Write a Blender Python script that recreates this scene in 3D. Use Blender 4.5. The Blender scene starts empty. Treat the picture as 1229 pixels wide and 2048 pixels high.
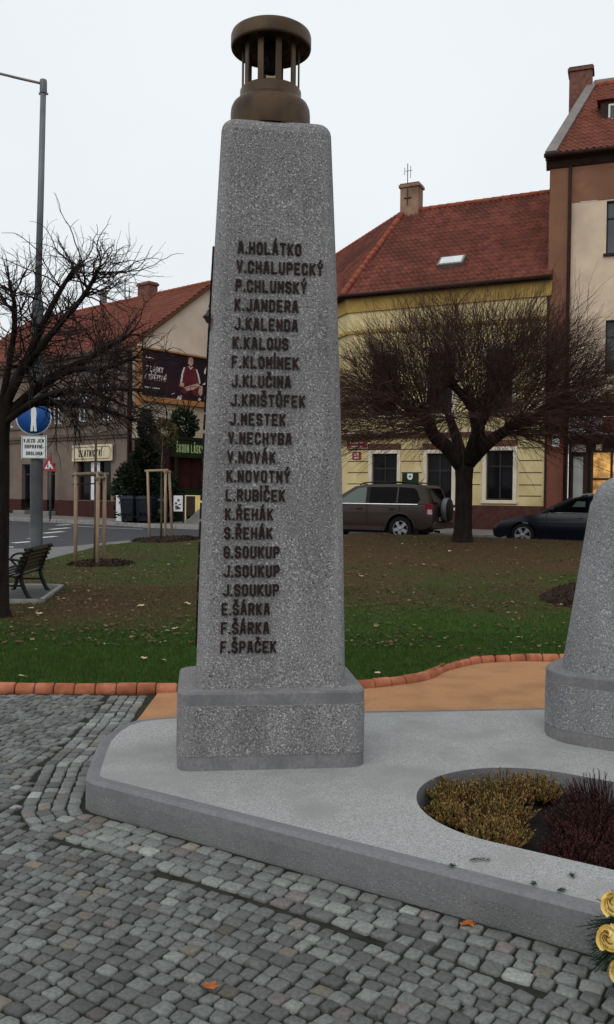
import bpy, bmesh, math, random
from mathutils import Vector, Matrix
from mathutils.geometry import tessellate_polygon
from mathutils import noise as mnoise
random.seed(7)
R = math.radians
scene = bpy.context.scene
COL = scene.collection

# ------------------------------------------------------------------ camera, sky, sun, exposure
cam_d = bpy.data.cameras.new('camera'); cam = bpy.data.objects.new('camera', cam_d); COL.objects.link(cam)
cam_d.sensor_fit = 'HORIZONTAL'; cam_d.sensor_width = 36.0; cam_d.lens = 1750/1229*36
cam_d.clip_start = 0.05; cam_d.clip_end = 2000
cam.matrix_world = Matrix.Translation((0, 0, 1.6)) @ Matrix.Rotation(math.pi/2-math.atan(36/1750), 4, 'X') @ Matrix.Rotation(0.012, 4, 'Z')
scene.camera = cam

SUN_EL, SUN_AZ = 42, 205          # azimuth of the brighter part of the overcast, degrees from +Y clockwise
world = bpy.data.worlds.new('World'); scene.world = world; world.use_nodes = True
nt = world.node_tree; nt.nodes.clear()
out = nt.nodes.new('ShaderNodeOutputWorld'); bg = nt.nodes.new('ShaderNodeBackground')
sky = nt.nodes.new('ShaderNodeTexSky'); sky.sky_type = 'NISHITA'; sky.sun_disc = False
sky.sun_elevation = R(SUN_EL); sky.sun_rotation = R(SUN_AZ); sky.air_density = 1.0; sky.dust_density = 3.0
mixn = nt.nodes.new('ShaderNodeMix'); mixn.data_type = 'RGBA'; mixn.inputs['Factor'].default_value = 0.93
mixn.inputs['B'].default_value = (8.75, 9.2, 9.4, 1)        # the even white of the cloud deck
tcw = nt.nodes.new('ShaderNodeTexCoord'); nz = nt.nodes.new('ShaderNodeTexNoise')
nz.inputs['Scale'].default_value = 1.6; nz.inputs['Detail'].default_value = 4
hsv = nt.nodes.new('ShaderNodeHueSaturation'); mr = nt.nodes.new('ShaderNodeMapRange')
mr.inputs['From Min'].default_value = 0.3; mr.inputs['From Max'].default_value = 0.7
mr.inputs['To Min'].default_value = 0.95; mr.inputs['To Max'].default_value = 1.05
nt.links.new(tcw.outputs['Generated'], nz.inputs['Vector']); nt.links.new(nz.outputs['Fac'], mr.inputs['Value'])
nt.links.new(sky.outputs['Color'], mixn.inputs['A']); nt.links.new(mixn.outputs['Result'], hsv.inputs['Color'])
nt.links.new(mr.outputs['Result'], hsv.inputs['Value'])
nt.links.new(hsv.outputs['Color'], bg.inputs['Color']); bg.inputs['Strength'].default_value = 0.1
nt.links.new(bg.outputs['Background'], out.inputs['Surface'])

sun_d = bpy.data.lights.new('sun', 'SUN'); sun = bpy.data.objects.new('sun', sun_d); COL.objects.link(sun)
sun_d.energy = 0.9; sun_d.angle = R(60); sun_d.color = (1.0, 0.96, 0.9)
sd = Vector((math.sin(R(SUN_AZ))*math.cos(R(SUN_EL)), math.cos(R(SUN_AZ))*math.cos(R(SUN_EL)), math.sin(R(SUN_EL))))
sun.rotation_euler = sd.to_track_quat('Z', 'Y').to_euler()
vs = scene.view_settings; vs.view_transform = 'Standard'; vs.look = 'None'; vs.exposure = 0.0; vs.gamma = 1.0

# ------------------------------------------------------------------ helpers
def ss(a, b, x):
    t = min(1, max(0, (x-a)/(b-a))); return t*t*(3-2*t)
def lerp(a, b, t): return a+(b-a)*t
def base(X, Y):                                   # the ground rises gently away from the memorial
    Yc = min(Y, 60)
    return (.0065+.007*ss(-5, 0, X))*max(0, Yc-7)

class MB:
    def __init__(s): s.v = []; s.f = []; s.m = []; s.sm = []; s.c = []
    def add(s, V, F, mi=0, smooth=False, col=None):
        o = len(s.v); s.v += [tuple(p) for p in V]
        for f in F:
            s.f.append([i+o for i in f]); s.m.append(mi); s.sm.append(smooth)
            s.c.append(col)
        return s
    def box(s, x0, x1, y0, y1, z0, z1, mi=0, M=None, col=None):
        V = [(x0,y0,z0),(x1,y0,z0),(x1,y1,z0),(x0,y1,z0),(x0,y0,z1),(x1,y0,z1),(x1,y1,z1),(x0,y1,z1)]
        if M: V = [M @ Vector(p) for p in V]
        return s.add(V, [(3,2,1,0),(4,5,6,7),(0,1,5,4),(1,2,6,5),(2,3,7,6),(3,0,4,7)], mi, False, col)
    def prism(s, poly, fn, d, mi=0, mi_side=None):
        """poly: 2-D points; fn maps (u,v,w) to 3-D; extruded w from d[0] to d[1]"""
        n = len(poly); tri = tessellate_polygon([[Vector((p[0], p[1], 0)) for p in poly]])
        V = [fn(p[0], p[1], d[0]) for p in poly]+[fn(p[0], p[1], d[1]) for p in poly]
        s.add(V, [tuple(t) for t in tri]+[tuple(i+n for i in t) for t in tri], mi)
        s.add(V, [(i, (i+1) % n, n+(i+1) % n, n+i) for i in range(n)], mi if mi_side is None else mi_side)
        return s
    def tube(s, pts, rad, n=6, mi=0, caps=True, col=None, smooth=True):
        pts = [Vector(p) for p in pts]
        if not hasattr(rad, '__len__'): rad = [rad]*len(pts)
        o = None; V = []; F = []
        t0 = (pts[1]-pts[0]).normalized()
        a = t0.orthogonal().normalized()
        for i, p in enumerate(pts):
            t = (pts[min(i+1, len(pts)-1)]-pts[max(i-1, 0)])
            t = t.normalized() if t.length > 1e-9 else t0
            a = (a-t*a.dot(t)); a = a.normalized() if a.length > 1e-6 else t.orthogonal().normalized()
            b = t.cross(a)
            for k in range(n):
                th = 2*math.pi*k/n; V.append(p+(a*math.cos(th)+b*math.sin(th))*rad[i])
        for i in range(len(pts)-1):
            for k in range(n):
                F.append((i*n+k, i*n+(k+1) % n, (i+1)*n+(k+1) % n, (i+1)*n+k))
        if caps:
            F.append(tuple(range(n))[::-1]); F.append(tuple((len(pts)-1)*n+k for k in range(n)))
        return s.add(V, F, mi, smooth, col)
    def lathe(s, prof, c=(0,0,0), n=32, mi=0, axis='z', smooth=True, close=False):
        V = []; F = []
        for r, z in prof:
            for k in range(n):
                th = 2*math.pi*k/n; x, y = r*math.cos(th), r*math.sin(th)
                if axis == 'z': V.append((c[0]+x, c[1]+y, c[2]+z))
                else: V.append((c[0]+x, c[1]+z, c[2]-y))
        m = len(prof)
        for i in range(m-1):
            for k in range(n):
                F.append((i*n+k, i*n+(k+1) % n, (i+1)*n+(k+1) % n, (i+1)*n+k))
        if close:
            F.append(tuple(range(n))[::-1]); F.append(tuple((m-1)*n+k for k in range(n)))
        return s.add(V, F, mi, smooth)
    def rings(s, rr, mi=0, cap0=True, cap1=True, mis=None, smooth=False, mseg=None):
        n = len(rr[0]); V = [p for r in rr for p in r]
        for i in range(len(rr)-1):
            for k in range(n):
                m = mis[i] if mis else mi
                if mseg: m = mseg(i, k, m)
                s_ = smooth
                s.f.append([len(s.v)+i*n+k, len(s.v)+i*n+(k+1) % n, len(s.v)+(i+1)*n+(k+1) % n, len(s.v)+(i+1)*n+k])
                s.m.append(m); s.sm.append(s_); s.c.append(None)
        o = len(s.v); s.v += [tuple(p) for p in V]
        if cap0: s.f.append([o+k for k in range(n)][::-1]); s.m.append(mis[0] if mis else mi); s.sm.append(False); s.c.append(None)
        if cap1: s.f.append([o+(len(rr)-1)*n+k for k in range(n)]); s.m.append(mis[-1] if mis else mi); s.sm.append(False); s.c.append(None)
        return s
    def build(s, name, mats, parent=None, loc=None, bevel=0, seg=2, fix=True, autos=None):
        me = bpy.data.meshes.new(name); me.from_pydata(s.v, [], s.f)
        if not isinstance(mats, (list, tuple)): mats = [mats]
        for m in mats: me.materials.append(m)
        me.polygons.foreach_set('material_index', s.m); me.polygons.foreach_set('use_smooth', s.sm)
        if any(c is not None for c in s.c):
            at = me.color_attributes.new('Col', 'FLOAT_COLOR', 'CORNER'); arr = []
            for f, c in zip(s.f, s.c):
                c = c or (1, 1, 1)
                arr += [c[0], c[1], c[2], 1.0]*len(f)
            at.data.foreach_set('color', arr)
        if fix:
            bm = bmesh.new(); bm.from_mesh(me); bmesh.ops.recalc_face_normals(bm, faces=bm.faces); bm.to_mesh(me); bm.free()
        me.update()
        o = bpy.data.objects.new(name, me); COL.objects.link(o)
        if parent: o.parent = parent
        if loc: o.location = loc
        if bevel:
            b = o.modifiers.new('bevel', 'BEVEL'); b.width = bevel; b.segments = seg; b.limit_method = 'ANGLE'; b.angle_limit = R(38)
            if autos is None: autos = 1
        if autos: 
            for p in me.polygons: p.use_smooth = True
            b2 = o.modifiers.new('wn', 'WEIGHTED_NORMAL'); b2.keep_sharp = True
        return o

def tag(o, label=None, cat=None, group=None, kind=None):
    if label: o['label'] = label
    if cat: o['category'] = cat
    if group: o['group'] = group
    if kind: o['kind'] = kind
    return o
def thing(name, label, cat, loc=(0,0,0), rz=0, group=None):
    o = bpy.data.objects.new(name, None); COL.objects.link(o); o.empty_display_size = .2
    o.location = loc; o.rotation_euler = (0, 0, rz); return tag(o, label, cat, group)
def copy_tree(o, parent=None):
    kids = [c for c in bpy.data.objects if c.parent == o]
    c = o.copy(); COL.objects.link(c)
    if parent: c.parent = parent
    for k in kids: copy_tree(k, c)
    return c
def catmull(P, n=8):
    P = [Vector(p) for p in P]; Q = [2*P[0]-P[1]]+P+[2*P[-1]-P[-2]]; outp = []
    for i in range(1, len(Q)-2):
        for k in range(n):
            t = k/n; a, b, c, d = Q[i-1], Q[i], Q[i+1], Q[i+2]
            outp.append(.5*((2*b)+(c-a)*t+(2*a-5*b+4*c-d)*t*t+(3*b-a-3*c+d)*t**3))
    outp.append(Q[-2]); return outp

# ------------------------------------------------------------------ materials
def newmat(name):
    m = bpy.data.materials.new(name); m.use_nodes = True; n = m.node_tree.nodes; l = m.node_tree.links
    return m, n, l, n['Principled BSDF']
def pm(name, c1, c2=None, scale=4, rough=.7, bump=0, bscale=None, metal=0, detail=6, spec=.16, c3=None, scale3=1, lo=.35, hi=.65, attr=False, dist=.01, stretch=None):
    """procedural surface: two noise-mixed colours, an optional broad stain colour, fine bump"""
    m, n, l, b = newmat(name)
    b.inputs['Roughness'].default_value = rough; b.inputs['Metallic'].default_value = metal
    b.inputs['Specular IOR Level'].default_value = spec
    tc = n.new('ShaderNodeTexCoord'); src = tc.outputs['Object']
    if stretch:
        mp = n.new('ShaderNodeMapping'); mp.inputs['Scale'].default_value = stretch; l.new(src, mp.inputs['Vector']); src = mp.outputs['Vector']
    no = n.new('ShaderNodeTexNoise'); no.inputs['Scale'].default_value = scale; no.inputs['Detail'].default_value = detail
    l.new(src, no.inputs['Vector'])
    cr = n.new('ShaderNodeValToRGB'); cr.color_ramp.elements[0].position = lo; cr.color_ramp.elements[1].position = hi
    cr.color_ramp.elements[0].color = (*c1, 1); cr.color_ramp.elements[1].color = (*(c2 or c1), 1)
    l.new(no.outputs['Fac'], cr.inputs['Fac']); col = cr.outputs['Color']
    if c3:
        n3 = n.new('ShaderNodeTexNoise'); n3.inputs['Scale'].default_value = scale3; n3.inputs['Detail'].default_value = 4
        l.new(tc.outputs['Object'], n3.inputs['Vector'])
        r3 = n.new('ShaderNodeMapRange'); r3.inputs['From Min'].default_value = .45; r3.inputs['From Max'].default_value = .7
        l.new(n3.outputs['Fac'], r3.inputs['Value'])
        mx = n.new('ShaderNodeMix'); mx.data_type = 'RGBA'; l.new(r3.outputs['Result'], mx.inputs['Factor'])
        l.new(col, mx.inputs['A']); mx.inputs['B'].default_value = (*c3, 1); col = mx.outputs['Result']
    if attr:
        at = n.new('ShaderNodeAttribute'); at.attribute_name = 'Col'
        mx = n.new('ShaderNodeMix'); mx.data_type = 'RGBA'; mx.blend_type = 'MULTIPLY'; mx.inputs['Factor'].default_value = 1
        l.new(col, mx.inputs['A']); l.new(at.outputs['Color'], mx.inputs['B']); col = mx.outputs['Result']
    l.new(col, b.inputs['Base Color'])
    if bump:
        nb = n.new('ShaderNodeTexNoise'); nb.inputs['Scale'].default_value = bscale or scale*6; nb.inputs['Detail'].default_value = 5
        l.new(tc.outputs['Object'], nb.inputs['Vector'])
        bp = n.new('ShaderNodeBump'); bp.inputs['Strength'].default_value = bump; bp.inputs['Distance'].default_value = dist
        l.new(nb.outputs['Fac'], bp.inputs['Height']); l.new(bp.outputs['Normal'], b.inputs['Normal'])
    return m
def stone_mat(name, dark, mid, light, fscale=75, bump=.8, contrast=.12, blot=(.8, 1.12)):
    """bush-hammered artificial stone: grey ground with dark pits and pale chips"""
    m, n, l, b = newmat(name); b.inputs['Roughness'].default_value = .85; b.inputs['Specular IOR Level'].default_value = .25
    tc = n.new('ShaderNodeTexCoord')
    f = n.new('ShaderNodeTexNoise'); f.inputs['Scale'].default_value = fscale; f.inputs['Detail'].default_value = 3.5; f.inputs['Roughness'].default_value = .62
    f.inputs['Distortion'].default_value = .6
    l.new(tc.outputs['Object'], f.inputs['Vector'])
    cr = n.new('ShaderNodeValToRGB'); e = cr.color_ramp.elements
    e[0].position = .5-contrast*1.15; e[0].color = (*dark, 1); e[1].position = .5+contrast; e[1].color = (*light, 1)
    for p in (.5-contrast*.5, .5+contrast*.42):
        q = cr.color_ramp.elements.new(p); q.color = (*mid, 1)
    l.new(f.outputs['Fac'], cr.inputs['Fac'])
    g = n.new('ShaderNodeTexNoise'); g.inputs['Scale'].default_value = 4.5; g.inputs['Detail'].default_value = 6
    mp = n.new('ShaderNodeMapping'); mp.inputs['Scale'].default_value = (1, 1, .28); l.new(tc.outputs['Object'], mp.inputs['Vector']); l.new(mp.outputs['Vector'], g.inputs['Vector'])
    mr = n.new('ShaderNodeMapRange'); mr.inputs['From Min'].default_value = .3; mr.inputs['From Max'].default_value = .7
    mr.inputs['To Min'].default_value = blot[0]; mr.inputs['To Max'].default_value = blot[1]; l.new(g.outputs['Fac'], mr.inputs['Value'])
    mx = n.new('ShaderNodeMix'); mx.data_type = 'RGBA'; mx.blend_type = 'MULTIPLY'; mx.inputs['Factor'].default_value = 1
    l.new(cr.outputs['Color'], mx.inputs['A']); l.new(mr.outputs['Result'], mx.inputs['B']); l.new(mx.outputs['Result'], b.inputs['Base Color'])
    bp = n.new('ShaderNodeBump'); bp.inputs['Strength'].default_value = bump; bp.inputs['Distance'].default_value = .012
    l.new(f.outputs['Fac'], bp.inputs['Height']); l.new(bp.outputs['Normal'], b.inputs['Normal'])
    return m
def glass_mat(name, c, rough=.05, spec=.22):
    m, n, l, b = newmat(name)
    tc = n.new('ShaderNodeTexCoord'); no = n.new('ShaderNodeTexNoise'); no.inputs['Scale'].default_value = 1.3; l.new(tc.outputs['Object'], no.inputs['Vector'])
    cr = n.new('ShaderNodeValToRGB'); cr.color_ramp.elements[0].color = (*[x*.6 for x in c], 1); cr.color_ramp.elements[1].color = (*[x*1.4 for x in c], 1)
    l.new(no.outputs['Fac'], cr.inputs['Fac']); l.new(cr.outputs['Color'], b.inputs['Base Color'])
    b.inputs['Roughness'].default_value = rough; b.inputs['Specular IOR Level'].default_value = spec
    return m
def lit_mat(name, c, s):
    m, n, l, b = newmat(name)
    tc = n.new('ShaderNodeTexCoord'); no = n.new('ShaderNodeTexNoise'); no.inputs['Scale'].default_value = 3.5; l.new(tc.outputs['Object'], no.inputs['Vector'])
    cr = n.new('ShaderNodeValToRGB'); cr.color_ramp.elements[0].position = .35; cr.color_ramp.elements[1].position = .7
    cr.color_ramp.elements[0].color = (c[0]*.25, c[1]*.18, c[2]*.1, 1); cr.color_ramp.elements[1].color = (*c, 1)
    l.new(no.outputs['Fac'], cr.inputs['Fac']); l.new(cr.outputs['Color'], b.inputs['Emission Color']); b.inputs['Emission Strength'].default_value = s
    b.inputs['Base Color'].default_value = (.1, .07, .04, 1); b.inputs['Roughness'].default_value = .1
    return m

M_stone = stone_mat('rough_stone', (.05,.049,.051), (.205,.199,.202), (.52,.51,.51), 118, .85, .13, (.74,1.18))
M_mid = stone_mat('dressed_stone_margin', (.07,.068,.07), (.205,.2,.204), (.42,.415,.42), 112, .5, .14, (.78,1.15))
M_stone2 = stone_mat('rough_stone_bluish', (.06,.062,.066), (.215,.22,.226), (.46,.47,.475), 105, .75, .14, (.76,1.16))
M_smooth = pm('smooth_stone', (.15,.148,.153), (.205,.202,.207), 60, .8, .15, 200, c3=(.13,.13,.137), scale3=5, dist=.004)
M_smoothl = pm('smooth_stone_margin', (.19,.19,.2), (.23,.228,.235), 30, .8, .15, 200, c3=(.17,.17,.178), scale3=6, dist=.004)
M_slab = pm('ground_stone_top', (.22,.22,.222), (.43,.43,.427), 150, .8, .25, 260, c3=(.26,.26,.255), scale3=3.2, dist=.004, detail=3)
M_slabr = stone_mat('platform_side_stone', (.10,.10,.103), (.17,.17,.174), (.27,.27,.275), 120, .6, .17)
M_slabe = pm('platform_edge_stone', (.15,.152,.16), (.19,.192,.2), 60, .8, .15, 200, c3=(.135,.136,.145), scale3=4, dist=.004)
M_letter = pm('brown_letter_paint', (.012,.006,.006), (.026,.012,.01), 60, .6)
M_bronze = pm('bronze', (.06,.036,.02), (.11,.068,.038), 5, .45, .15, 60, metal=.25, c3=(.045,.032,.023), scale3=9, dist=.003)
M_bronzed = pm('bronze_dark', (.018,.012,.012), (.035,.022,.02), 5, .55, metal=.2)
M_cob = pm('cobble_granite', (.78,.78,.78), (1.2,1.2,1.2), 70, .7, .5, 140, attr=True, dist=.006, spec=.4)
M_joint = pm('joint_soil', (.012,.012,.010), (.034,.032,.027), 14, .95, .5, 80, c3=(.03,.035,.02), scale3=3)
M_brick = pm('edging_brick', (.34,.11,.055), (.47,.185,.105), 9, .85, .4, 120, c3=(.24,.075,.042), scale3=7, dist=.004)
M_sand = pm('orange_sand', (.36,.185,.09), (.48,.25,.125), 120, .95, .5, 200, c3=(.31,.16,.08), scale3=2.5, detail=3)
M_lawn = pm('lawn_soil', (.6,.6,.6), (1.3,1.3,1.3), 35, .95, .8, 60, attr=True, dist=.03, spec=.1)
M_blade = pm('grass_blade', (.8,.8,.8), (1.2,1.2,1.2), 8, .75, attr=True, spec=.2)
M_mulch = pm('bark_mulch', (.012,.007,.005), (.05,.028,.02), 28, .95, 1, 45, dist=.04)
M_leaf = pm('dry_leaf', (.4,.33,.2), (.6,.52,.38), 20, .8)
M_leafo = pm('orange_leaf', (.3,.08,.02), (.42,.14,.04), 20, .8)
M_asph = pm('asphalt', (.042,.044,.05), (.06,.062,.068), 25, .8, .3, 120, c3=(.05,.052,.06), scale3=.35)
M_pave = pm('pavement_slabs', (.17,.16,.15), (.22,.21,.195), 2.5, .85, .2, 40, c3=(.14,.13,.125), scale3=.8)
M_path = pm('path_concrete', (.14,.14,.135), (.19,.185,.18), 4, .85, .2, 60)
M_kerb = pm('kerb_stone', (.2,.195,.185), (.28,.27,.26), 6, .85, .2, 60)
M_white = pm('road_paint', (.5,.5,.5), (.68,.68,.67), 9, .8)
M_ground = pm('earth', (.05,.045,.035), (.08,.07,.055), .6, .95)
M_bark = pm('bark', (.008,.0055,.005), (.02,.0135,.011), 14, .9, .8, 40, dist=.02, stretch=(1,1,.25))
M_barkl = pm('young_bark', (.06,.045,.035), (.1,.08,.062), 18, .85)
M_twig = pm('reddish_twigs', (.036,.018,.014), (.072,.035,.027), 6, .8)
M_twigd = pm('dark_twigs', (.018,.012,.012), (.042,.028,.026), 6, .8)
M_wood = pm('stake_wood', (.27,.185,.125), (.38,.27,.19), 4, .75, .2, 40, stretch=(12,12,1))
M_woodd = pm('weathered_rail', (.15,.12,.095), (.22,.18,.15), 5, .8)
M_galv = pm('galvanised_steel', (.13,.14,.15), (.19,.2,.215), 3, .5, metal=.35, c3=(.1,.11,.12), scale3=1.5)
M_galvd = pm('grey_post_paint', (.055,.06,.065), (.085,.09,.095), 3, .5, c3=(.045,.05,.055), scale3=2)
M_iron = pm('black_iron', (.008,.008,.01), (.018,.018,.02), 8, .45)
M_slat = pm('dark_bench_wood', (.006,.005,.005), (.014,.012,.012), 5, .4, stretch=(1,8,8))
M_tile = pm('roof_tile_red', (.10,.031,.022), (.195,.06,.041), 2.6, .8, .2, 60, c3=(.085,.03,.023), scale3=.7)
M_tile2 = pm('roof_tile_orange', (.13,.042,.029), (.205,.067,.045), 2.6, .8, .2, 60, c3=(.14,.045,.028), scale3=.7)
M_ridge = pm('ridge_tile', (.2,.05,.03), (.3,.085,.05), 3, .8)
M_yel = pm('yellow_plaster', (.58,.47,.24), (.65,.54,.3), 3, .85, .15, 60, c3=(.46,.36,.17), scale3=.9)
M_yeld = pm('ochre_frieze', (.36,.235,.07), (.44,.29,.09), 3, .85, c3=(.3,.19,.06), scale3=.8)
M_groove = pm('plaster_groove', (.06,.05,.035), (.09,.07,.045), 6, .9)
M_trim = pm('cream_trim', (.62,.56,.47), (.7,.64,.54), 3, .8, c3=(.52,.46,.38), scale3=1.2)
M_plinth = pm('brown_tile_plinth', (.055,.02,.016), (.085,.034,.027), 10, .5)
M_lint = pm('brown_lintel', (.09,.04,.022), (.13,.06,.035), 5, .7)
M_glass = glass_mat('dark_window_glass', (.007,.007,.009), .05, .1)
M_glassb = glass_mat('grey_window_glass', (.06,.07,.08), .08)
M_frame = pm('dark_window_frame', (.02,.017,.015), (.035,.03,.027), 6, .5)
M_framew = pm('white_window_frame', (.6,.58,.56), (.7,.68,.66), 6, .5)
M_brown = pm('brown_plaster', (.2,.095,.058), (.26,.13,.08), 2, .85, .15, 60, c3=(.15,.07,.045), scale3=.5)
M_brownr = pm('red_brown_plaster', (.15,.055,.038), (.2,.075,.05), 2, .85, c3=(.12,.045,.035), scale3=.5)
M_cream = pm('cream_plaster', (.58,.45,.33), (.66,.53,.4), 2, .85, .15, 60, c3=(.48,.38,.29), scale3=.8)
M_dbrown = pm('dark_brown_trim', (.025,.012,.009), (.04,.018,.014), 4, .6)
M_sheet = pm('zinc_sheet', (.17,.15,.14), (.23,.2,.19), 3, .5, metal=.3)
M_chim = pm('chimney_brick', (.12,.055,.042), (.19,.09,.07), 9, .9, .3, 50)
M_chimt = pm('chimney_render', (.24,.15,.1), (.32,.2,.135), 4, .9, c3=(.14,.09,.065), scale3=1.5)
M_beige = pm('beige_gable_plaster', (.62,.52,.43), (.7,.59,.5), 1.5, .9, c3=(.54,.45,.37), scale3=.35)
M_grey = pm('grey_brown_facade', (.15,.115,.093), (.19,.146,.12), 1.5, .9, c3=(.115,.087,.073), scale3=.5)
M_greyd = pm('facade_cornice', (.09,.065,.052), (.13,.095,.075), 3, .9)
M_wine = pm('wine_red_plinth', (.036,.010,.009), (.052,.016,.013), 3, .7)
M_wined = pm('dark_maroon_cloth', (.028,.008,.008), (.045,.013,.012), 2, .9)
M_green = pm('bottle_green_board', (.008,.02,.008), (.014,.03,.012), 4, .6)
M_greenl = pm('pale_green_lettering', (.38,.55,.25), (.45,.6,.3), 6, .6)
M_creams = pm('cream_sign_board', (.56,.47,.32), (.66,.56,.4), 3, .7)
M_black = pm('black_paint', (.01,.01,.011), (.018,.018,.02), 5, .6)
M_signw = pm('white_sign_face', (.6,.62,.62), (.72,.73,.73), 5, .5)
M_blue = pm('blue_sign_face', (.01,.06,.24), (.015,.075,.28), 5, .4)
M_red = pm('red_sign_face', (.28,.03,.03), (.36,.045,.042), 5, .5)
M_plaq = pm('enamel_red_plaque', (.2,.02,.02), (.26,.032,.03), 5, .35)
M_navy = pm('billboard_navy', (.012,.009,.016), (.025,.014,.026), 1.2, .5, c3=(.05,.012,.02), scale3=.5)
M_maroon = pm('jersey_maroon', (.1,.016,.026), (.15,.026,.04), 3, .6)
M_skin = pm('printed_skin', (.42,.25,.21), (.55,.36,.3), 4, .6)
M_hairp = pm('printed_hair', (.06,.03,.025), (.1,.05,.04), 6, .6)
M_orange = pm('orange_wood', (.36,.16,.06), (.48,.23,.09), 3, .6, stretch=(6,6,1))
M_print = pm('printed_white', (.6,.55,.58), (.72,.68,.7), 4, .6)
M_yelp = pm('yellow_panel', (.6,.47,.14), (.68,.54,.19), 3, .6)
M_bin = pm('dark_plastic', (.008,.01,.016), (.016,.019,.028), 5, .45)
M_coni = pm('conifer_needles', (.006,.013,.006), (.018,.032,.014), 5, .8)
M_ivy = pm('olive_leaves', (.05,.045,.015), (.11,.09,.035), 6, .8)
M_suv = pm('grey_brown_car_paint', (.032,.020,.016), (.04,.026,.021), 2, .32, metal=.05, spec=.3)
M_wag = pm('navy_car_paint', (.005,.006,.014), (.007,.008,.018), 2, .15, metal=.2, spec=.6)
M_tyre = pm('tyre_rubber', (.008,.008,.008), (.014,.014,.014), 20, .85)
M_alloy = pm('alloy', (.3,.3,.31), (.38,.38,.39), 6, .35, metal=.7)
M_plast = pm('black_trim', (.01,.01,.011), (.016,.016,.018), 8, .6)
M_cglass = glass_mat('car_glass', (.003,.003,.0035), .06, .04)
M_cglassg = glass_mat('clear_car_glass', (.1,.135,.12), .05)
M_chrome = pm('chrome_trim', (.45,.45,.46), (.55,.55,.56), 4, .2, metal=.9)
M_tail = pm('tail_light_red', (.22,.012,.018), (.3,.02,.03), 6, .2)
M_lampw = pm('lamp_clear', (.55,.42,.44), (.7,.6,.62), 6, .15)
M_headl = pm('headlamp_glass', (.35,.38,.42), (.6,.63,.67), 8, .1)
M_heath = pm('golden_heather', (.15,.10,.028), (.36,.26,.09), 9, .8, c3=(.2,.075,.03), scale3=5)
M_heatr = pm('maroon_heather', (.035,.011,.011), (.085,.028,.025), 9, .8)
M_soil = pm('black_soil', (.006,.005,.004), (.014,.011,.009), 20, .95, .8, 60)
M_rose = pm('yellow_rose', (.9,.67,.2), (.95,.82,.42), 14, .6, c3=(.92,.66,.2), scale3=12)
M_fir = pm('fir_green', (.014,.03,.017), (.036,.064,.034), 12, .75)
M_shade = pm('lamp_shade_bronze', (.03,.022,.018), (.05,.036,.03), 5, .5)
M_warm = lit_mat('lit_shop_interior', (1.0, .55, .16), .75)
M_glassc, _n, _l, _b = newmat('clear_glass')
_b.inputs['Transmission Weight'].default_value = 1; _b.inputs['Roughness'].default_value = .03; _b.inputs['IOR'].default_value = 1.2
_b.inputs['Base Color'].default_value = (.9,.93,.95,1)

# ------------------------------------------------------------------ block lettering made of strokes
GL = {
'A':[[(0,0),(.3,1),(.7,1),(1,0)],[(.14,.32),(.86,.32)]], 'B':[[(0,0),(0,1),(.75,1),(1,.86),(1,.64),(.75,.5),(0,.5)],[(.75,.5),(1,.36),(1,.14),(.75,0),(0,0)]],
'C':[[(1,.75),(1,.84),(.75,1),(.25,1),(0,.84),(0,.16),(.25,0),(.75,0),(1,.16),(1,.25)]], 'D':[[(0,0),(0,1),(.7,1),(1,.82),(1,.18),(.7,0),(0,0)]],
'E':[[(1,1),(0,1),(0,0),(1,0)],[(0,.5),(.8,.5)]], 'F':[[(1,1),(0,1),(0,0)],[(0,.5),(.8,.5)]],
'G':[[(1,.78),(1,.84),(.75,1),(.25,1),(0,.84),(0,.16),(.25,0),(.75,0),(1,.16),(1,.46),(.6,.46)]], 'H':[[(0,0),(0,1)],[(1,0),(1,1)],[(0,.5),(1,.5)]],
'I':[[(.5,0),(.5,1)]], 'J':[[(1,1),(1,.16),(.75,0),(.25,0),(0,.16)]], 'K':[[(0,0),(0,1)],[(1,1),(.08,.45)],[(.32,.58),(1,0)]],
'L':[[(0,1),(0,0),(1,0)]], 'M':[[(0,0),(0,1),(.5,.42),(1,1),(1,0)]], 'N':[[(0,0),(0,1),(1,0),(1,1)]],
'O':[[(.25,0),(0,.16),(0,.84),(.25,1),(.75,1),(1,.84),(1,.16),(.75,0),(.25,0)]], 'P':[[(0,0),(0,1),(.75,1),(1,.86),(1,.6),(.75,.46),(0,.46)]],
'R':[[(0,0),(0,1),(.75,1),(1,.86),(1,.62),(.75,.48),(0,.48)],[(.6,.48),(1,0)]],
'S':[[(1,.8),(1,.84),(.75,1),(.25,1),(0,.84),(0,.64),(.25,.52),(.75,.48),(1,.36),(1,.16),(.75,0),(.25,0),(0,.16),(0,.2)]],
'T':[[(0,1),(1,1)],[(.5,1),(.5,0)]], 'U':[[(0,1),(0,.16),(.25,0),(.75,0),(1,.16),(1,1)]], 'V':[[(0,1),(.5,0),(1,1)]],
'Y':[[(0,1),(.5,.45),(1,1)],[(.5,.45),(.5,0)]], 'Z':[[(0,1),(1,1),(0,0),(1,0)]], '1':[[(.2,.8),(.6,1),(.6,0)]],
'3':[[(0,.85),(.25,1),(.75,1),(1,.85),(1,.62),(.7,.5),(1,.38),(1,.15),(.75,0),(.25,0),(0,.15)]], '.':[[(.5,0),(.5,.04)]],
'acute':[[(.4,1.2),(.65,1.42)]], 'caron':[[(.22,1.42),(.5,1.2),(.78,1.42)]], 'ring':[[(.35,1.2),(.65,1.2),(.65,1.42),(.35,1.42),(.35,1.2)]]}
ACC = {'Á':('A','acute'),'Ý':('Y','acute'),'Í':('I','acute'),'Č':('C','caron'),'Š':('S','caron'),'Ř':('R','caron'),'Ů':('U','ring'),'Ě':('E','caron'),'Ž':('Z','caron')}
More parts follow.
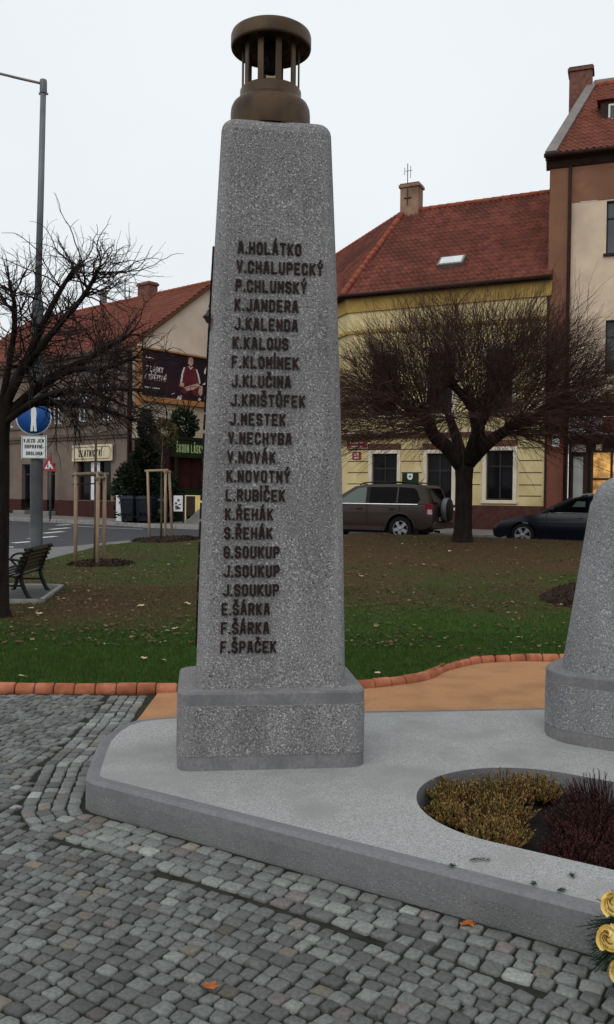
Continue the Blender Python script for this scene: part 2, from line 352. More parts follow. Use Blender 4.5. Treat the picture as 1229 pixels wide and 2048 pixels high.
def stroke_text(mb, txt, o, ux, uz, W, H, s, gap, depth, mi=0, slant=0, jit=0):
    o = Vector(o); ux = Vector(ux).normalized(); uz = Vector(uz).normalized(); nn = ux.cross(uz).normalized(); x = 0; eps = 0
    for ch in txt:
        if ch == ' ': x += W*.7; continue
        parts = list(ACC.get(ch, (ch,)))
        w = W
        if parts[0] in 'I.1': w = W*.3
        for g in parts:
            for pl in GL[g]:
                P = []
                for a, b in pl:
                    aa = a if not (parts[0] in 'I.1') else .5+(a-.5)*(1.6 if g not in ('I','.') else 1)
                    px = x+s/2+aa*(w-s); pz = s/2+b*(H-s); P.append(Vector((px+slant*pz, pz)))
                for i in range(len(P)-1):
                    d = P[i+1]-P[i]
                    if d.length < 1e-6: continue
                    e = d.normalized(); nrm = Vector((-e.y, e.x)); A = P[i]-e*s*.42; B = P[i+1]+e*s*.42
                    eps = (eps+1) % 9; dd = depth+eps*depth*.035
                    q = [A-nrm*s/2, B-nrm*s/2, B+nrm*s/2, A+nrm*s/2]
                    V = [o+ux*p.x+uz*p.y-nn*.002 for p in q]+[o+ux*p.x+uz*p.y+nn*dd for p in q]
                    mb.add(V, [(4,5,6,7),(0,1,5,4),(1,2,6,5),(2,3,7,6),(3,0,4,7)], mi)
        x += w+gap
    return x

# ================================================================== THE GROUND
EDGE = [Vector((x, y, 0)) for x, y in [(-9,6.86),(-5,6.86),(-3.6,6.87),(-2.415,6.88),(-1.275,6.93),(-.3,7.03),(.514,7.17),(1.033,7.5),(1.33,7.97),(1.69,8.32),(2.1,8.43),(2.56,8.44),(3.3,8.38),(4.6,8.2),(8,7.9),(14,7.8)]]
EC = catmull(EDGE, 10)
def edge_y(X):
    for a, b in zip(EC, EC[1:]):
        if a.x <= X <= b.x and b.x > a.x: return lerp(a.y, b.y, (X-a.x)/(b.x-a.x))
    return EC[0].y if X < EC[0].x else EC[-1].y
YE = [(-9,13.9),(-5.75,14.0),(-5.6,18.6),(-5.5,23.5),(-4.6,25.8),(-3.4,27.4),(14,18.9)]
def yend(X):
    for a, b in zip(YE, YE[1:]):
        if a[0] <= X <= b[0]: return lerp(a[1], b[1], (X-a[0])/(b[0]-a[0]))
    return YE[0][1] if X < -9 else YE[-1][1]
def lawnz(X, Y):
    e = yend(X)
    m = .28*ss(-5, 4, X)*ss(9.5, e-1.2, Y)*(1-ss(e-.9, e, Y)) if e > 15 else 0
    return base(X, Y)+.05+m+.018*mnoise.noise(Vector((X*.9, Y*.9, 0)))
def tint(X, Y):
    """albedo of the turf: green by the edging, dry brown litter farther back"""
    n = mnoise.noise(Vector((X*.55, Y*.55, 3)))*.28+mnoise.noise(Vector((X*2.1, Y*2.1, 8)))*.2+mnoise.noise(Vector((X*9, Y*9, 1)))*.12
    bl = .85*ss(9.1, 11.2, Y)*(1-.45*ss(12.2, 15.5, Y)); br = .12*ss(9.5,10.5,Y)+.38*ss(10.5, 13, Y)+.5*ss(13.5, 17, Y)
    b = lerp(bl, br, ss(-1, .8, X))+n*ss(8, 10.5, Y)*1.5+n*.3
    b = min(1, max(0, b))
    g = (.034, .070, .010); d = (.082, .051, .027)
    return tuple(lerp(g[i], d[i], b) for i in range(3))

def sheet(name, poly, zoff, mat, step=2.0, label=None, skirt=0):
    bm = bmesh.new(); vsx = [bm.verts.new((x, y, 0)) for x, y in poly]; bm.faces.new(vsx)
    bmesh.ops.triangulate(bm, faces=bm.faces[:])
    xs = [p[0] for p in poly]; ys = [p[1] for p in poly]
    for ax, lo, hi in ((0, min(xs), max(xs)), (1, min(ys), max(ys))):
        s = max(step, (hi-lo)/40); q = lo+s
        while q < hi:
            co = [0,0,0]; no = [0,0,0]; co[ax] = q; no[ax] = 1
            bmesh.ops.bisect_plane(bm, geom=bm.verts[:]+bm.edges[:]+bm.faces[:], plane_co=co, plane_no=no); q += s
    for v in bm.verts: v.co.z = base(v.co.x, v.co.y)+zoff
    if skirt:
        be = [e for e in bm.edges if len(e.link_faces) == 1]
        r = bmesh.ops.extrude_edge_only(bm, edges=be)
        for v in r['geom']:
            if isinstance(v, bmesh.types.BMVert): v.co.z -= skirt
    bmesh.ops.recalc_face_normals(bm, faces=bm.faces)
    me = bpy.data.meshes.new(name); bm.to_mesh(me); bm.free(); me.materials.append(mat)
    for p in me.polygons:
        if p.normal.z < -.5: p.flip()
    o = bpy.data.objects.new(name, me); COL.objects.link(o); tag(o, label, kind='structure'); return o

mb = MB(); ysr = [-80,-20,0,4,7,8,10,15,20,25,30,40,50,60,120,400,900]; xsr = [-600,-100,-40,-20,-10]+[-5+.5*i for i in range(11)]+[4,10,20,40,100,600]
mb.add([(x, y, base(x, y)-.035) for y in ysr for x in xsr], [(j*len(xsr)+i, j*len(xsr)+i+1, (j+1)*len(xsr)+i+1, (j+1)*len(xsr)+i) for j in range(len(ysr)-1) for i in range(len(xsr)-1)])
tag(mb.build('ground', M_ground), kind='structure')
sheet('road', [(-70,13.5),(-7,13.5),(-7,20),(14,16.5),(70,16.5),(70,58),(-70,58)], -.005, M_asph)
sheet('path', [(-12,14.0),(-5.7,14.0),(-5.55,18.6),(-5.45,23.5),(-4.6,25.85),(-3.35,27.45),(-3.75,28.0),(-5.3,26.3),(-6.2,23.6),(-6.9,22.4),(-8.5,21.9),(-12,21.9)], .025, M_path, skirt=.06)
# far pavement before the corner house and the garden in front of its gable
sheet('pavement', [(-40,56),(-24.5,46.5),(-13.9,40.3),(-8,36.6),(-6.2,34.7),(-3.9,33.2),(-1.5,34.2),(2,43),(4,58),(-40,58)], .14, M_pave, skirt=.2)
CA, SA = math.cos(R(-26)), math.sin(R(-26))
def ycorner(x, y):      # local frame of the yellow house -> world
    return (1.46+CA*x-SA*y, 32.7+SA*x+CA*y)
sheet('pavement', [ycorner(-1.5,-3.1), ycorner(9,-3.1), ycorner(24,-3.1), ycorner(24,2), ycorner(0,.5), ycorner(-4,9), ycorner(-6.5,8)], .125, M_pave, skirt=.2)
mb = MB()
for i in range(26):
    a = ycorner(-1.5+i*.95, -3.22); b = ycorner(-1.5+i*.95+.94, -3.22); c = ycorner(-1.5+i*.95+.94, -3.08); d = ycorner(-1.5+i*.95, -3.08)
    P = [a,b,c,d]; mb.add([(x,y,base(x,y)-.1) for x,y in P]+[(x,y,base(x,y)+.135) for x,y in P], [(0,1,5,4),(1,2,6,5),(2,3,7,6),(3,0,4,7),(4,5,6,7)])
P0 = [(-24.5,46.5),(-13.9,40.3),(-8,36.6),(-6.2,34.7),(-3.9,33.2),(-1.5,34.2)]
for (x0,y0),(x1,y1) in zip(P0, P0[1:]):
    d = Vector((x1-x0, y1-y0)); n = max(1, int(d.length)); nn = Vector((-d.y, d.x)).normalized()*.07
    for i in range(n):
        a = Vector((x0,y0))+d*(i/n); b = Vector((x0,y0))+d*((i+.985)/n)
        P = [a-nn, b-nn, b+nn, a+nn]; mb.add([(p.x,p.y,base(p.x,p.y)-.1) for p in P]+[(p.x,p.y,base(p.x,p.y)+.15) for p in P], [(0,1,5,4),(1,2,6,5),(2,3,7,6),(3,0,4,7),(4,5,6,7)])
tag(mb.build('kerb', M_kerb, bevel=.015), kind='structure')
# painted dashes and edge line on the road
def mark(name, pts, w):
    mb = MB(); P = [Vector(p) for p in pts]
    for a, b in zip(P, P[1:]):
        d = (b-a).normalized(); n = Vector((-d.y, d.x))*w/2
        mb.add([(q.x, q.y, base(q.x, q.y)+.003) for q in (a-n, b-n, b+n, a+n)], [(0,1,2,3)])
    return tag(mb.build(name, M_white), kind='structure')
mark('road_marking', [(-9.9,22.5),(-8.6,22.75),(-7.75,23.1)], .22)
for a, b in [((-8.3,24.7),(-8.0,25.4)),((-8.5,26.8),(-8.1,28.2)),((-9.0,29.9),(-8.7,31.2)),((-9.55,32.6),(-9.25,34.0)),((-10.3,36),(-10,37))]: mark('road_marking', [a, b], .26)
mark('road_marking', [(-9.5,35.6),(-7.9,34.35),(-6.2,33.5),(-4.2,32.5)], .12)

# lawn, with its own tint per face
xsl = [-9,-8,-7,-6.4,-6]+[-5.8+.1*i for i in range(0, 140)]+[8.2+.4*i for i in range(15)]
NY = 90; mb = MB(); Vv = []
for x in xsl:
    y0 = edge_y(x)+.04; y1 = yend(x)
    for j in range(NY):
        y = lerp(y0, y1, (j/(NY-1))**1.25); z = lawnz(x, y)
        Vv.append((x, y, z))
    Vv.append((x, y1+.02, base(x, y1)-.03))
N1 = NY+1
for i in range(len(xsl)-1):
    for j in range(NY):
        q = (i*N1+j, (i+1)*N1+j, (i+1)*N1+j+1, i*N1+j+1)
        c = Vv[q[0]]; mb.f.append(list(q)); mb.m.append(0); mb.sm.append(True); mb.c.append(tint(c[0], c[1]))
mb.v = Vv; lawn = tag(mb.build('lawn', M_lawn, fix=False), kind='structure')
# the grass itself
mb = MB()
def blades(n, y0, y1, h, w):
    k = 0
    while k < n:
        y = random.uniform(y0, y1); x = random.uniform(-.37*y-.1, .37*y+.3)
        if x < -5.5 or y < edge_y(x)+.06 or y > yend(x)-.05: continue
        if -6.6 < x < -3.85 and 11.7 < y < 13.85: continue
        k += 1
        t = tint(x, y); s = random.uniform(.7, 1.5); a = random.uniform(0, 6.28); hh = h*random.uniform(.5, 1.3); z = lawnz(x, y)-.004
        dx, dy = math.cos(a)*w, math.sin(a)*w; l = random.uniform(0, .6)*hh; b = random.uniform(0, 6.28)
        mb.add([(x-dx, y-dy, z), (x+dx, y+dy, z), (x+math.cos(b)*l, y+math.sin(b)*l, z+hh)], [(0,1,2)], 0, False, tuple(min(.4, c*s) for c in t))
blades(52000, 6.9, 9.6, .04, .0035); blades(30000, 9.6, 13.5, .038, .005); blades(18000, 13.5, 26, .036, .008)
tag(mb.build('grass', M_blade, fix=False), 'short turf blades, green by the edging and dry brown beyond', 'grass', kind='stuff')

mb = MB(); k = 0
while k < 5200:                       # rotting brown leaf bits trodden into the turf
    y = random.uniform(8.6, 24); x = random.uniform(-.36*y, .37*y)
    if x < -5.4 or y > yend(x)-.1 or y < edge_y(x)+.15 or random.random() > .25+.75*ss(.4, -.5, mnoise.noise(Vector((x*.8, y*.8, 6)))*1.0) or (-6.6 < x < -3.8 and 11.7 < y < 13.85): continue
    k += 1; s = random.uniform(.012, .034); a = random.uniform(0, 6.28); z = lawnz(x, y)+.022; q = random.random()
    c = (.11, .06, .03) if q < .55 else ((.05, .028, .018) if q < .85 else (.22, .16, .08)); P = [Vector((x+s*math.cos(a+t), y+s*math.sin(a+t), z+random.uniform(-.008, .012))) for t in (0, 1.4, 2.9, 4.6)]
    mb.add(P, [(0,1,2,3)], 0, False, c)
tag(mb.build('leaf_litter', M_blade, fix=False), 'small rotting brown leaf bits trodden into the turf', 'leaf litter', kind='stuff')

# orange sand strip between the platform and the brick edging
sp = [(p.x, p.y-.0) for p in EC if -1.26 <= p.x <= 6]
mb = MB(); n = len(sp)
V = []
for i, (x, y) in enumerate(sp):
    for j in range(9): V.append((x, lerp(5.35+.13*x, y, j/8), .006+.006*mnoise.noise(Vector((x*3, j*.9, 5)))))
mb.add(V, [(i*9+j, (i+1)*9+j, (i+1)*9+j+1, i*9+j+1) for i in range(n-1) for j in range(8)], 0, True)
tag(mb.build('sand_strip', M_sand, fix=False), kind='structure')

# ------------------------------------------------------------------ memorial platform
UO = Vector((1.97, 4.83)); UU = Vector((.847, -.5316)); UV = Vector((.5316, .847))
def uv2w(u, v): p = UO+UU*u+UV*v; return (p.x, p.y)
def w2uv(x, y): d = Vector((x, y))-UO; return (d.dot(UU), d.dot(UV))
LP = [(-1.06,4.345),(-1.105,4.40),(-1.125,4.5),(-1.165,4.8),(-1.192,5.05),(-1.185,5.25),(-1.15,5.42),(-1.083,5.535),(-.98,5.60),(-.82,5.652),(-.2,5.755),(.438,5.855),(1.653,5.995)]
Lu = [w2uv(*p) for p in LP]
outl = [uv2w(*p) for p in Lu]+[uv2w(-u, v) for u, v in Lu[::-1]]
outl = outl[::-1]           # counter-clockwise
def offset(poly, d):
    n = len(poly); r = []
    for i in range(n):
        a, b, c = Vector(poly[i-1]), Vector(poly[i]), Vector(poly[(i+1) % n])
        e1 = (b-a).normalized(); e2 = (c-b).normalized(); n1 = Vector((-e1.y, e1.x)); n2 = Vector((-e2.y, e2.x))
        m = (n1+n2).normalized(); k = max(.35, m.dot(n1)); r.append(tuple(b+m*(d/k)))
    return r
area = sum(a[0]*b[1]-b[0]*a[1] for a, b in zip(outl, outl[1:]+outl[:1]))
if area < 0: outl = outl[::-1]
PEN = Matrix.Translation((0, 0, 0))
plat = thing('memorial_platform', 'low pale grey stone platform with an oval plant bed cut into it', 'platform', (UO.x, UO.y, 0))
def rel(P, z): return [(x-UO.x, y-UO.y, z) for x, y in P]
inn = offset(outl, .022); inn2 = offset(outl, .07)
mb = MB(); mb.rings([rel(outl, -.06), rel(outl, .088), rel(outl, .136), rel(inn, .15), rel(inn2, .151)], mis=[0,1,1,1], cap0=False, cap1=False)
bed = []
for i in range(33):
    a = math.pi/2+math.pi*i/32; bed.append((-.36+.55*math.cos(a), -1.09+.545*math.sin(a)))
for i in range(33):
    a = -math.pi/2+math.pi*i/32; bed.append((.36+.55*math.cos(a), -1.09+.545*math.sin(a)))
bedw = [uv2w(*p) for p in bed]
top = rel(inn2, .151); hole = rel(bedw, .151)
tri = tessellate_polygon([[Vector((p[0], p[1], 0)) for p in top], [Vector((p[0], p[1], 0)) for p in hole]])
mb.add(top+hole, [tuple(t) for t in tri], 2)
hb = rel(bedw, -.05); m = len(hole)
mb.add(hole+hb, [(i, (i+1) % m, m+(i+1) % m, m+i) for i in range(m)], 1)
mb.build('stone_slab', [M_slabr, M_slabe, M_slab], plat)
mb = MB(); mb.add([(x, y, .045+.02*mnoise.noise(Vector((x*6, y*6, 0)))) for x, y in offset(bedw[::1], -.01)]+[(*uv2w(0, -1.09), .06)], [(i, (i+1) % m, m) for i in range(m)])
tag(mb.build('soil', M_soil), kind='structure')

# ------------------------------------------------------------------ cobbles
def inside(p, poly):
    x, y = p; r = False
    for (x0, y0), (x1, y1) in zip(poly, poly[1:]+poly[:1]):
        if (y0 > y) != (y1 > y) and x < (x1-x0)*(y-y0)/(y1-y0)+x0: r = not r
    return r
def dist_path(p, P):
    p = Vector(p); best = 9
    for a, b in zip(P, P[1:]):
        a, b = Vector(a), Vector(b); d = b-a; t = max(0, min(1, (p-a).dot(d)/d.length_squared)); best = min(best, (a+d*t-p).length)
    return best
mb = MB()
def stone(cx, cy, w, l, ang, col, z=0):
    c, s = math.cos(ang), math.sin(ang); hw, hl = w/2, l/2; k = .13*min(w, l)
    q = [(-hl+k,-hw),(hl-k,-hw),(hl,-hw+k),(hl,hw-k),(hl-k,hw),(-hl+k,hw),(-hl,hw-k),(-hl,-hw+k)]
    q = [(a+random.uniform(-.005,.005), b+random.uniform(-.005,.005)) for a, b in q]
    h = z+random.uniform(-.004, .004); tx, ty = random.uniform(-.05,.05), random.uniform(-.05,.05)
    V = []
    for f, zz in ((1.0,-.03),(1.0,-.006),(.955,.001),(.84,.0032)):
        for a, b in q: V.append((cx+(a*c-b*s)*f, cy+(a*s+b*c)*f, h+zz+(a*tx+b*ty)*f))
    V.append((cx, cy, h+.0042)); F = []
    for r in range(3):
        for i in range(8): F.append((r*8+i, r*8+(i+1) % 8, (r+1)*8+(i+1) % 8, (r+1)*8+i))
    for i in range(8): F.append((24+i, 24+(i+1) % 8, 32))
    mb.add(V, F, 0, True, col)
def cobcol(lightness=1):
    v = random.gauss(.117, .031)*lightness; v = max(.07, min(.34, v)); r = random.random()
    if r < .05: v *= 1.45
    if r > .965: return (v*1.12, v*.98, v*.82)
    if r > .94: return (v*1.05, v*.92, v*.88)
    return (v*.955, v*1.0, v*.945)
bpath = [(-1.43,6.84),(-1.38,6.2),(-1.36,5.6),(-1.375,5.1),(-1.30,4.55),(-1.262,4.38),(-1.225,4.29),(-1.15,4.22)]
# four border rows that hug the platform: along its left flank and then along its front
left_in = [(-1.235,6.86),(-1.21,6.2),(-1.205,5.55),(-1.225,5.1),(-1.145,4.5),(-1.125,4.38),(-1.09,4.315),(-1.0,4.268),(-.85,4.178),(-.6,4.021),(-.3,3.833),(.6,3.268),(1.6,2.64),(2.9,1.824)]
front_in = [(-1.10,4.30),(2.9,1.80)]
def rows(P, nrow, side, lw, w, light, start=0):
    for r in range(nrow):
        pts = []
        for i, a in enumerate(P):
            a = Vector(a); p = Vector(P[max(0, i-1)]); q = Vector(P[min(len(P)-1, i+1)]); d = (q-p).normalized(); nn = Vector((d.y, -d.x))*side
            pts.append(a+nn*(w*(r+.5)))
        L = [0]
        for a, b in zip(pts, pts[1:]): L.append(L[-1]+(b-a).length)
        s = random.uniform(0, .05)
        while s < L[-1]:
            l = lw*random.uniform(.8, 1.25); m_ = s+l/2
            for i in range(len(L)-1):
                if L[i] <= m_ <= L[i+1]:
                    t = (m_-L[i])/(L[i+1]-L[i]); c = pts[i].lerp(pts[i+1], t); d = (pts[i+1]-pts[i])
                    if c.y > 1.9: stone(c.x, c.y, w*.89, l-.010, math.atan2(d.y, d.x), cobcol(light), .002)
            s += l
rows(left_in, 4, 1, .086, .073, 1.28)
allp = left_in+front_in[0:1]
Cc = Vector((-4.54, -3.6)); r = 3.4
while r < 12.2:
    a0 = math.atan2(6.9-Cc.y, -4.6-Cc.x); th = -.6+random.uniform(0, .02)
    th = R(-8)
    while th < R(112):
        l = random.uniform(.052, .080); dth = l/r; m_ = th+dth/2; x = Cc.x+r*math.cos(m_); y = Cc.y+r*math.sin(m_)
        th += dth
        if not (1.5 < y < 6.83 and -.5*y-1.3 < x < .42*y+.9): continue
        if x > -1.12 and y > 4.345-(x+1.08)*.628: continue
        if dist_path((x, y), left_in) < .315: continue
        stone(x, y, .0565+random.uniform(-.004,.004), l-.0075, m_+math.pi/2+random.uniform(-.07,.07), cobcol(), 0)
    r += .0622
tag(mb.build('cobblestone_paving', M_cob, fix=False), kind='structure')
mb = MB(); mb.add([(-5,1.2,-.009),(4,1.2,-.009),(4,6.9,-.009),(-5,6.9,-.009)], [(0,1,2,3)])
tag(mb.build('paving_bed', M_joint), kind='structure')

# ------------------------------------------------------------------ brick edging
edg = thing('brick_edging', 'winding edging of rounded orange bricks between the sand and the lawn', 'edging', (0, 7.1, 0))
L = [0]
for a, b in zip(EC, EC[1:]): L.append(L[-1]+(b-a).length)
def at_len(s):
    for i in range(len(L)-1):
        if L[i] <= s <= L[i+1]:
            t = (s-L[i])/(L[i+1]-L[i]); return EC[i].lerp(EC[i+1], t), (EC[i+1]-EC[i]).normalized()
s = L[40]-2.3; cnt = 0
while s < L[-1]-.2 and cnt < 60:
    l = random.uniform(.15, .17); p, d = at_len(s+l/2); q = Vector((-d.y, d.x, 0)); mb = MB(); V = []
    prof = [(-.052,-.03),(-.052,.028),(-.042,.052),(-.022,.066),(.0,.070),(.022,.066),(.042,.052),(.052,.028),(.052,-.03)]
    sh = random.uniform(-.004,.004); zz = random.uniform(-.004,.004); tw = random.uniform(-.02,.02)
    d = (d+q*tw).normalized(); q = Vector((-d.y, d.x, 0))
    for t, f in ((-.5,.86),(-.46,.97),(-.40,1),(.40,1),(.46,.97),(.5,.86)):
        V.append([tuple(p+d*(l-.006)*t+q*(a*f+.05+sh)+Vector((0, -0, b*f+zz))-Vector((0,7.1,0))) for a, b in prof])
    mb.rings(V, smooth=True); o = mb.build('edging_brick', M_brick, edg); s += l; cnt += 1

# ================================================================== MEMORIAL PILLAR
def rrect(hw, hd, r, z, n=6, cx=0, cy=0, m=.008):
    P = []
    for (sx, sy, a0) in ((1,-1,-90),(1,1,0),(-1,1,90),(-1,-1,180)):
        ox, oy = sx*(hw-r), sy*(hd-r); A = [a0+90*i/n for i in range(n+1)]
        pts = [(ox+r*math.cos(R(a)), oy+r*math.sin(R(a))) for a in A]
        t0 = (math.cos(R(a0+90)), math.sin(R(a0+90))); t1 = (math.cos(R(a0+90)), math.sin(R(a0+90)))
        d0 = Vector((-math.sin(R(a0)), math.cos(R(a0)))); d1 = Vector((-math.sin(R(a0+90)), math.cos(R(a0+90))))
        pts = [tuple(Vector(pts[0])-d0*m)]+pts+[tuple(Vector(pts[-1])+d1*m)]
        P += [(cx+x, cy+y, z) for x, y in pts]
    return P
NC = 6+3
def mflat(flat, marg):
    return lambda i, k, m: (flat if k % NC == NC-1 else marg) if m == flat else m
TH = R(6.9); pc = Vector((-.166, 4.565))+Vector((-math.sin(TH), math.cos(TH)))*.36
pil = thing('memorial_pillar', 'tall tapering grey stone pillar with rows of brown raised names, bronze lantern on its top', 'pillar', (pc.x, pc.y, .151), TH)
def pedestal(parent, hw, hd, r, h, mats, n=6):
    mb = MB()
    zs = [(0, 0), (0, .072), (-.002, .075), (-.002, h-.072), (0, h-.069), (0, h-.012), (.004, h-.004), (.012, h)]
    rr = [rrect(hw-a, hd-a, r, z, n) for a, z in zs]
    mb.rings(rr, mis=[1,1,0,1,1,1,1], cap0=False, cap1=False, mseg=mflat(0, 2))
    o = len(mb.v); top = rrect(hw-.012, hd-.012, r, h, n); mb.add(top, [tuple(range(len(top)))], 2)
    for i, f in enumerate(mb.f):
        if len(f) == 4: mb.sm[i] = False
    return mb.build('pedestal', mats, parent, autos=None)
pedestal(pil, .50, .36, .085, .41, [M_stone, M_smooth, M_mid])
SH, Z0 = 3.04, .41
def shw(t): return lerp(.404, .292, t)+.014*math.sin(math.pi*min(1, t*1.0))
def shd(t): return lerp(.275, .235, t)
rr = []; Nz = 26
for i in range(Nz+1):
    z = (SH-.07)*i/Nz; t = z/SH; rr.append(rrect(shw(t), shd(t), .055, Z0+z, 6, m=.006))
for a in (18, 36, 54, 72, 90):
    ins = .07*(1-math.cos(R(a))); z = SH-.07+.07*math.sin(R(a)); t = z/SH; rr.append(rrect(shw(t)-ins, shd(t)-ins, max(.02, .055-ins*.5), Z0+z, 6, m=.006))
mb = MB(); mb.rings(rr, mis=[0]*(Nz)+[1]*5, cap0=False, mseg=mflat(0, 1), smooth=False)
mb.build('shaft', [M_stone, M_mid], pil, fix=True)
NAMES = ['A.HOLÁTKO','V.CHALUPECKÝ','P.CHLUMSKÝ','K.JANDERA','J.KALENDA','K.KALOUS','F.KLOMÍNEK','J.KLUČINA','J.KRIŠTŮFEK','J.MESTEK','V.NECHYBA','V.NOVÁK','K.NOVOTNÝ','L.RUBÍČEK','K.ŘEHÁK','S.ŘEHÁK','G.SOUKUP','J.SOUKUP','J.SOUKUP','E.ŠÁRKA','F.ŠÁRKA','F.ŠPAČEK']
def taper(z): return max(0, z/SH)
for i, nm in enumerate(NAMES):
    zc = lerp(2.34, .222, i/21); zb = zc-.032; t0 = taper(zb); t1 = taper(zb+.064)
    mb = MB(); y0 = -shd(t0); dy = (-shd(t1)-y0)/.064
    stroke_text(mb, nm, (-shw(t0)+.123+(.004 if nm[0] == 'J' else 0), y0-.0005, Z0+zb), (1, 0, 0), (0, dy, 1), .0325, .064, .0102, .0086, .008)
    mb.build('name_line', M_letter, pil)
for i in range(22):          # the left flank carries names as well: only their raised edges show
    nm = NAMES[(i*5+3) % 22]
    zc = lerp(2.34, .222, i/21); zb = zc-.032; t0 = taper(zb); t1 = taper(zb+.064)
    x0 = -shw(t0); dx = (-shw(t1)-x0)/.064; mb = MB()
    stroke_text(mb, nm, (x0+.0005, .17, Z0+zb), (0, -1, 0), (dx, 0, 1), .028, .064, .0105, .009, .009)
    mb.build('name_line', M_letter, pil)

# ------------------------------------------------------------------ bronze lantern on the pillar
Yax = Vector((-math.sin(TH), math.cos(TH))); Xax = Vector((math.cos(TH), math.sin(TH)))
lc = pc+Yax*(-.005)+Xax*(-.022)
lan = thing('memorial_lantern', 'bronze lantern with a disc roof on ten flat bars, standing on the stone pillar', 'lantern', (lc.x, lc.y, .151+Z0+SH-.004), TH)
mb = MB(); mb.lathe([(.218,-.01),(.221,.0),(.221,.105),(.218,.132),(.208,.154),(.190,.170),(.173,.178),(.170,.184),(.170,.232),(.166,.238),(.150,.238),(.150,.225),(.0001,.225)], n=64)
mb.build('lantern_base', M_bronze, lan)
zt = .466
mb = MB(); mb.lathe([(.10,zt+.03),(.205,zt+.022),(.207,zt),(.214,zt-.002),(.221,zt+.003),(.223,zt+.012),(.223,zt+.066),(.219,zt+.078),(.207,zt+.086),(.15,zt+.095),(.0001,zt+.099)], n=64)
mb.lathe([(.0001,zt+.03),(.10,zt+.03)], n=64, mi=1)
mb.build('lantern_roof', [M_bronze, M_bronzed], lan)
for k in range(10):
    a = R(36*k)-TH; M = Matrix.Rotation(a, 4, 'Z')
    mb = MB(); mb.box(.150,.160,-.0165,.0165,.215,zt+.03, M=M); mb.build('lantern_bar', M_bronze, lan, bevel=.002)
mb = MB(); mb.lathe([(.042,.33),(.045,.335),(.045,zt+.03),(.0001,zt+.03)], n=24); mb.lathe([(.042,.33),(.0001,.34)], n=24)
mb.build('burner', M_bronzed, lan)
mb = MB(); mb.lathe([(.052,.215),(.052,.42),(.049,.42),(.049,.215)], n=32); mb.build('glass_tube', M_glassc, lan)

# ------------------------------------------------------------------ central stone with rounded shoulders
c2 = Vector(uv2w(.01, .385)); ang2 = math.atan2(UU.y, UU.x)
cen = thing('memorial_stone', 'broad grey stone with a rounded shoulder on its own pedestal, cut by the right edge', 'memorial stone', (c2.x, c2.y, .151), ang2)
pedestal(cen, .72, .38, .27, .41, [M_stone2, M_smooth, M_stone2])
rr = []
def chw(z): return lerp(.62, .46, min(1, z/1.15))
for i in range(15):
    z = 1.0*i/14; rr.append(rrect(chw(z), .29-.05*z, .16, .41+z, 6, m=.02))
for i in range(1, 11):
    a = R(9*i); z = 1.0+.17*math.sin(a); ins = .17*(1-math.cos(a)); rr.append(rrect(chw(1.02)-.01-ins, .24-ins*.75, max(.03, .16-ins*.6), .41+z, 6, m=.02))
mb = MB(); mb.rings(rr, mis=[0]*14+[0]*10, cap0=False, mseg=lambda i, k, m: 0, smooth=True)
mb.build('stone_body', [M_stone2, M_smoothl], cen)

# ------------------------------------------------------------------ heather in the oval bed
def heather(seed, mat, h, rad, n, lean=.35):
    rnd = random.Random(seed); mb = MB()
    for i in range(n):
        a = rnd.uniform(0, 6.28); r = rad*math.sqrt(rnd.random()); x, y = r*math.cos(a), r*math.sin(a)
        d = Vector((math.cos(a)*lean*r/rad+rnd.uniform(-.2,.2), math.sin(a)*lean*r/rad+rnd.uniform(-.2,.2), 1)).normalized()
        hh = h*rnd.uniform(.55, 1.1)*(1-.35*(r/rad)**2); p0 = Vector((x*.55, y*.55, 0)); p1 = Vector((x, y, 0))+d*hh
        mid = p0.lerp(p1, .5)+Vector((x*.15, y*.15, 0))
        mb.tube([p0, mid, p1], [.0022,.0018,.001], 3, 1, caps=False)
        for k in range(15):
            t = .3+.7*k/14; c = (p0.lerp(mid, t*2) if t < .5 else mid.lerp(p1, t*2-1)); b = rnd.uniform(0, 6.28); l = .017*(1.15-t*.5)
            o = Vector((math.cos(b), math.sin(b), 0)); w = o.cross(d).normalized()*.0035; tip = c+(o*.75+d*.8)*l
            mb.add([c-w, c+w, tip], [(0,1,2)], 0)
    return mb, [mat, M_bark]
HP = [(-.80,-1.02,'g','golden heather clump at the left tip of the oval bed',.12,.13),(-.68,-1.29,'g','golden heather spilling over the near left rim of the oval bed',.10,.13),
      (-.58,-.86,'g','golden heather clump against the far wall of the oval bed',.15,.15),(-.50,-1.14,'g','golden heather clump in the middle of the yellow half of the bed',.12,.14),
      (-.42,-1.42,'g','golden heather with pale tips on the front rim beside the maroon plants',.12,.14),(-.44,-.76,'g','golden heather clump beside the bare soil patch at the back of the bed',.14,.11)]
HR = [(-.08,-.84,'r','maroon heather clump tallest against the far wall of the bed',.21,.18),(-.10,-1.12,'r','maroon heather clump in the middle of the oval bed',.16,.17),
      (-.06,-1.42,'r','maroon heather clump low at the front rim of the bed',.12,.15),(.24,-.94,'r','maroon heather clump behind right, near the memorial stone',.2,.2),(.26,-1.33,'r','maroon heather clump at the front right of the bed',.15,.2),(.60,-1.12,'r','maroon heather clump at the right end of the bed',.18,.2)]
for i, (u, v, t, lab, h, rd) in enumerate(HP+HR):
    x, y = uv2w(u, v); mb, mats = heather(100+i, M_heath if t == 'g' else M_heatr, h, rd, 190 if t == 'g' else 210)
    o = mb.build('heather_plant', mats, fix=False, loc=(x, y, .05))
    tag(o, lab, 'plant', 'golden heather in the oval bed' if t == 'g' else 'maroon heather in the oval bed')

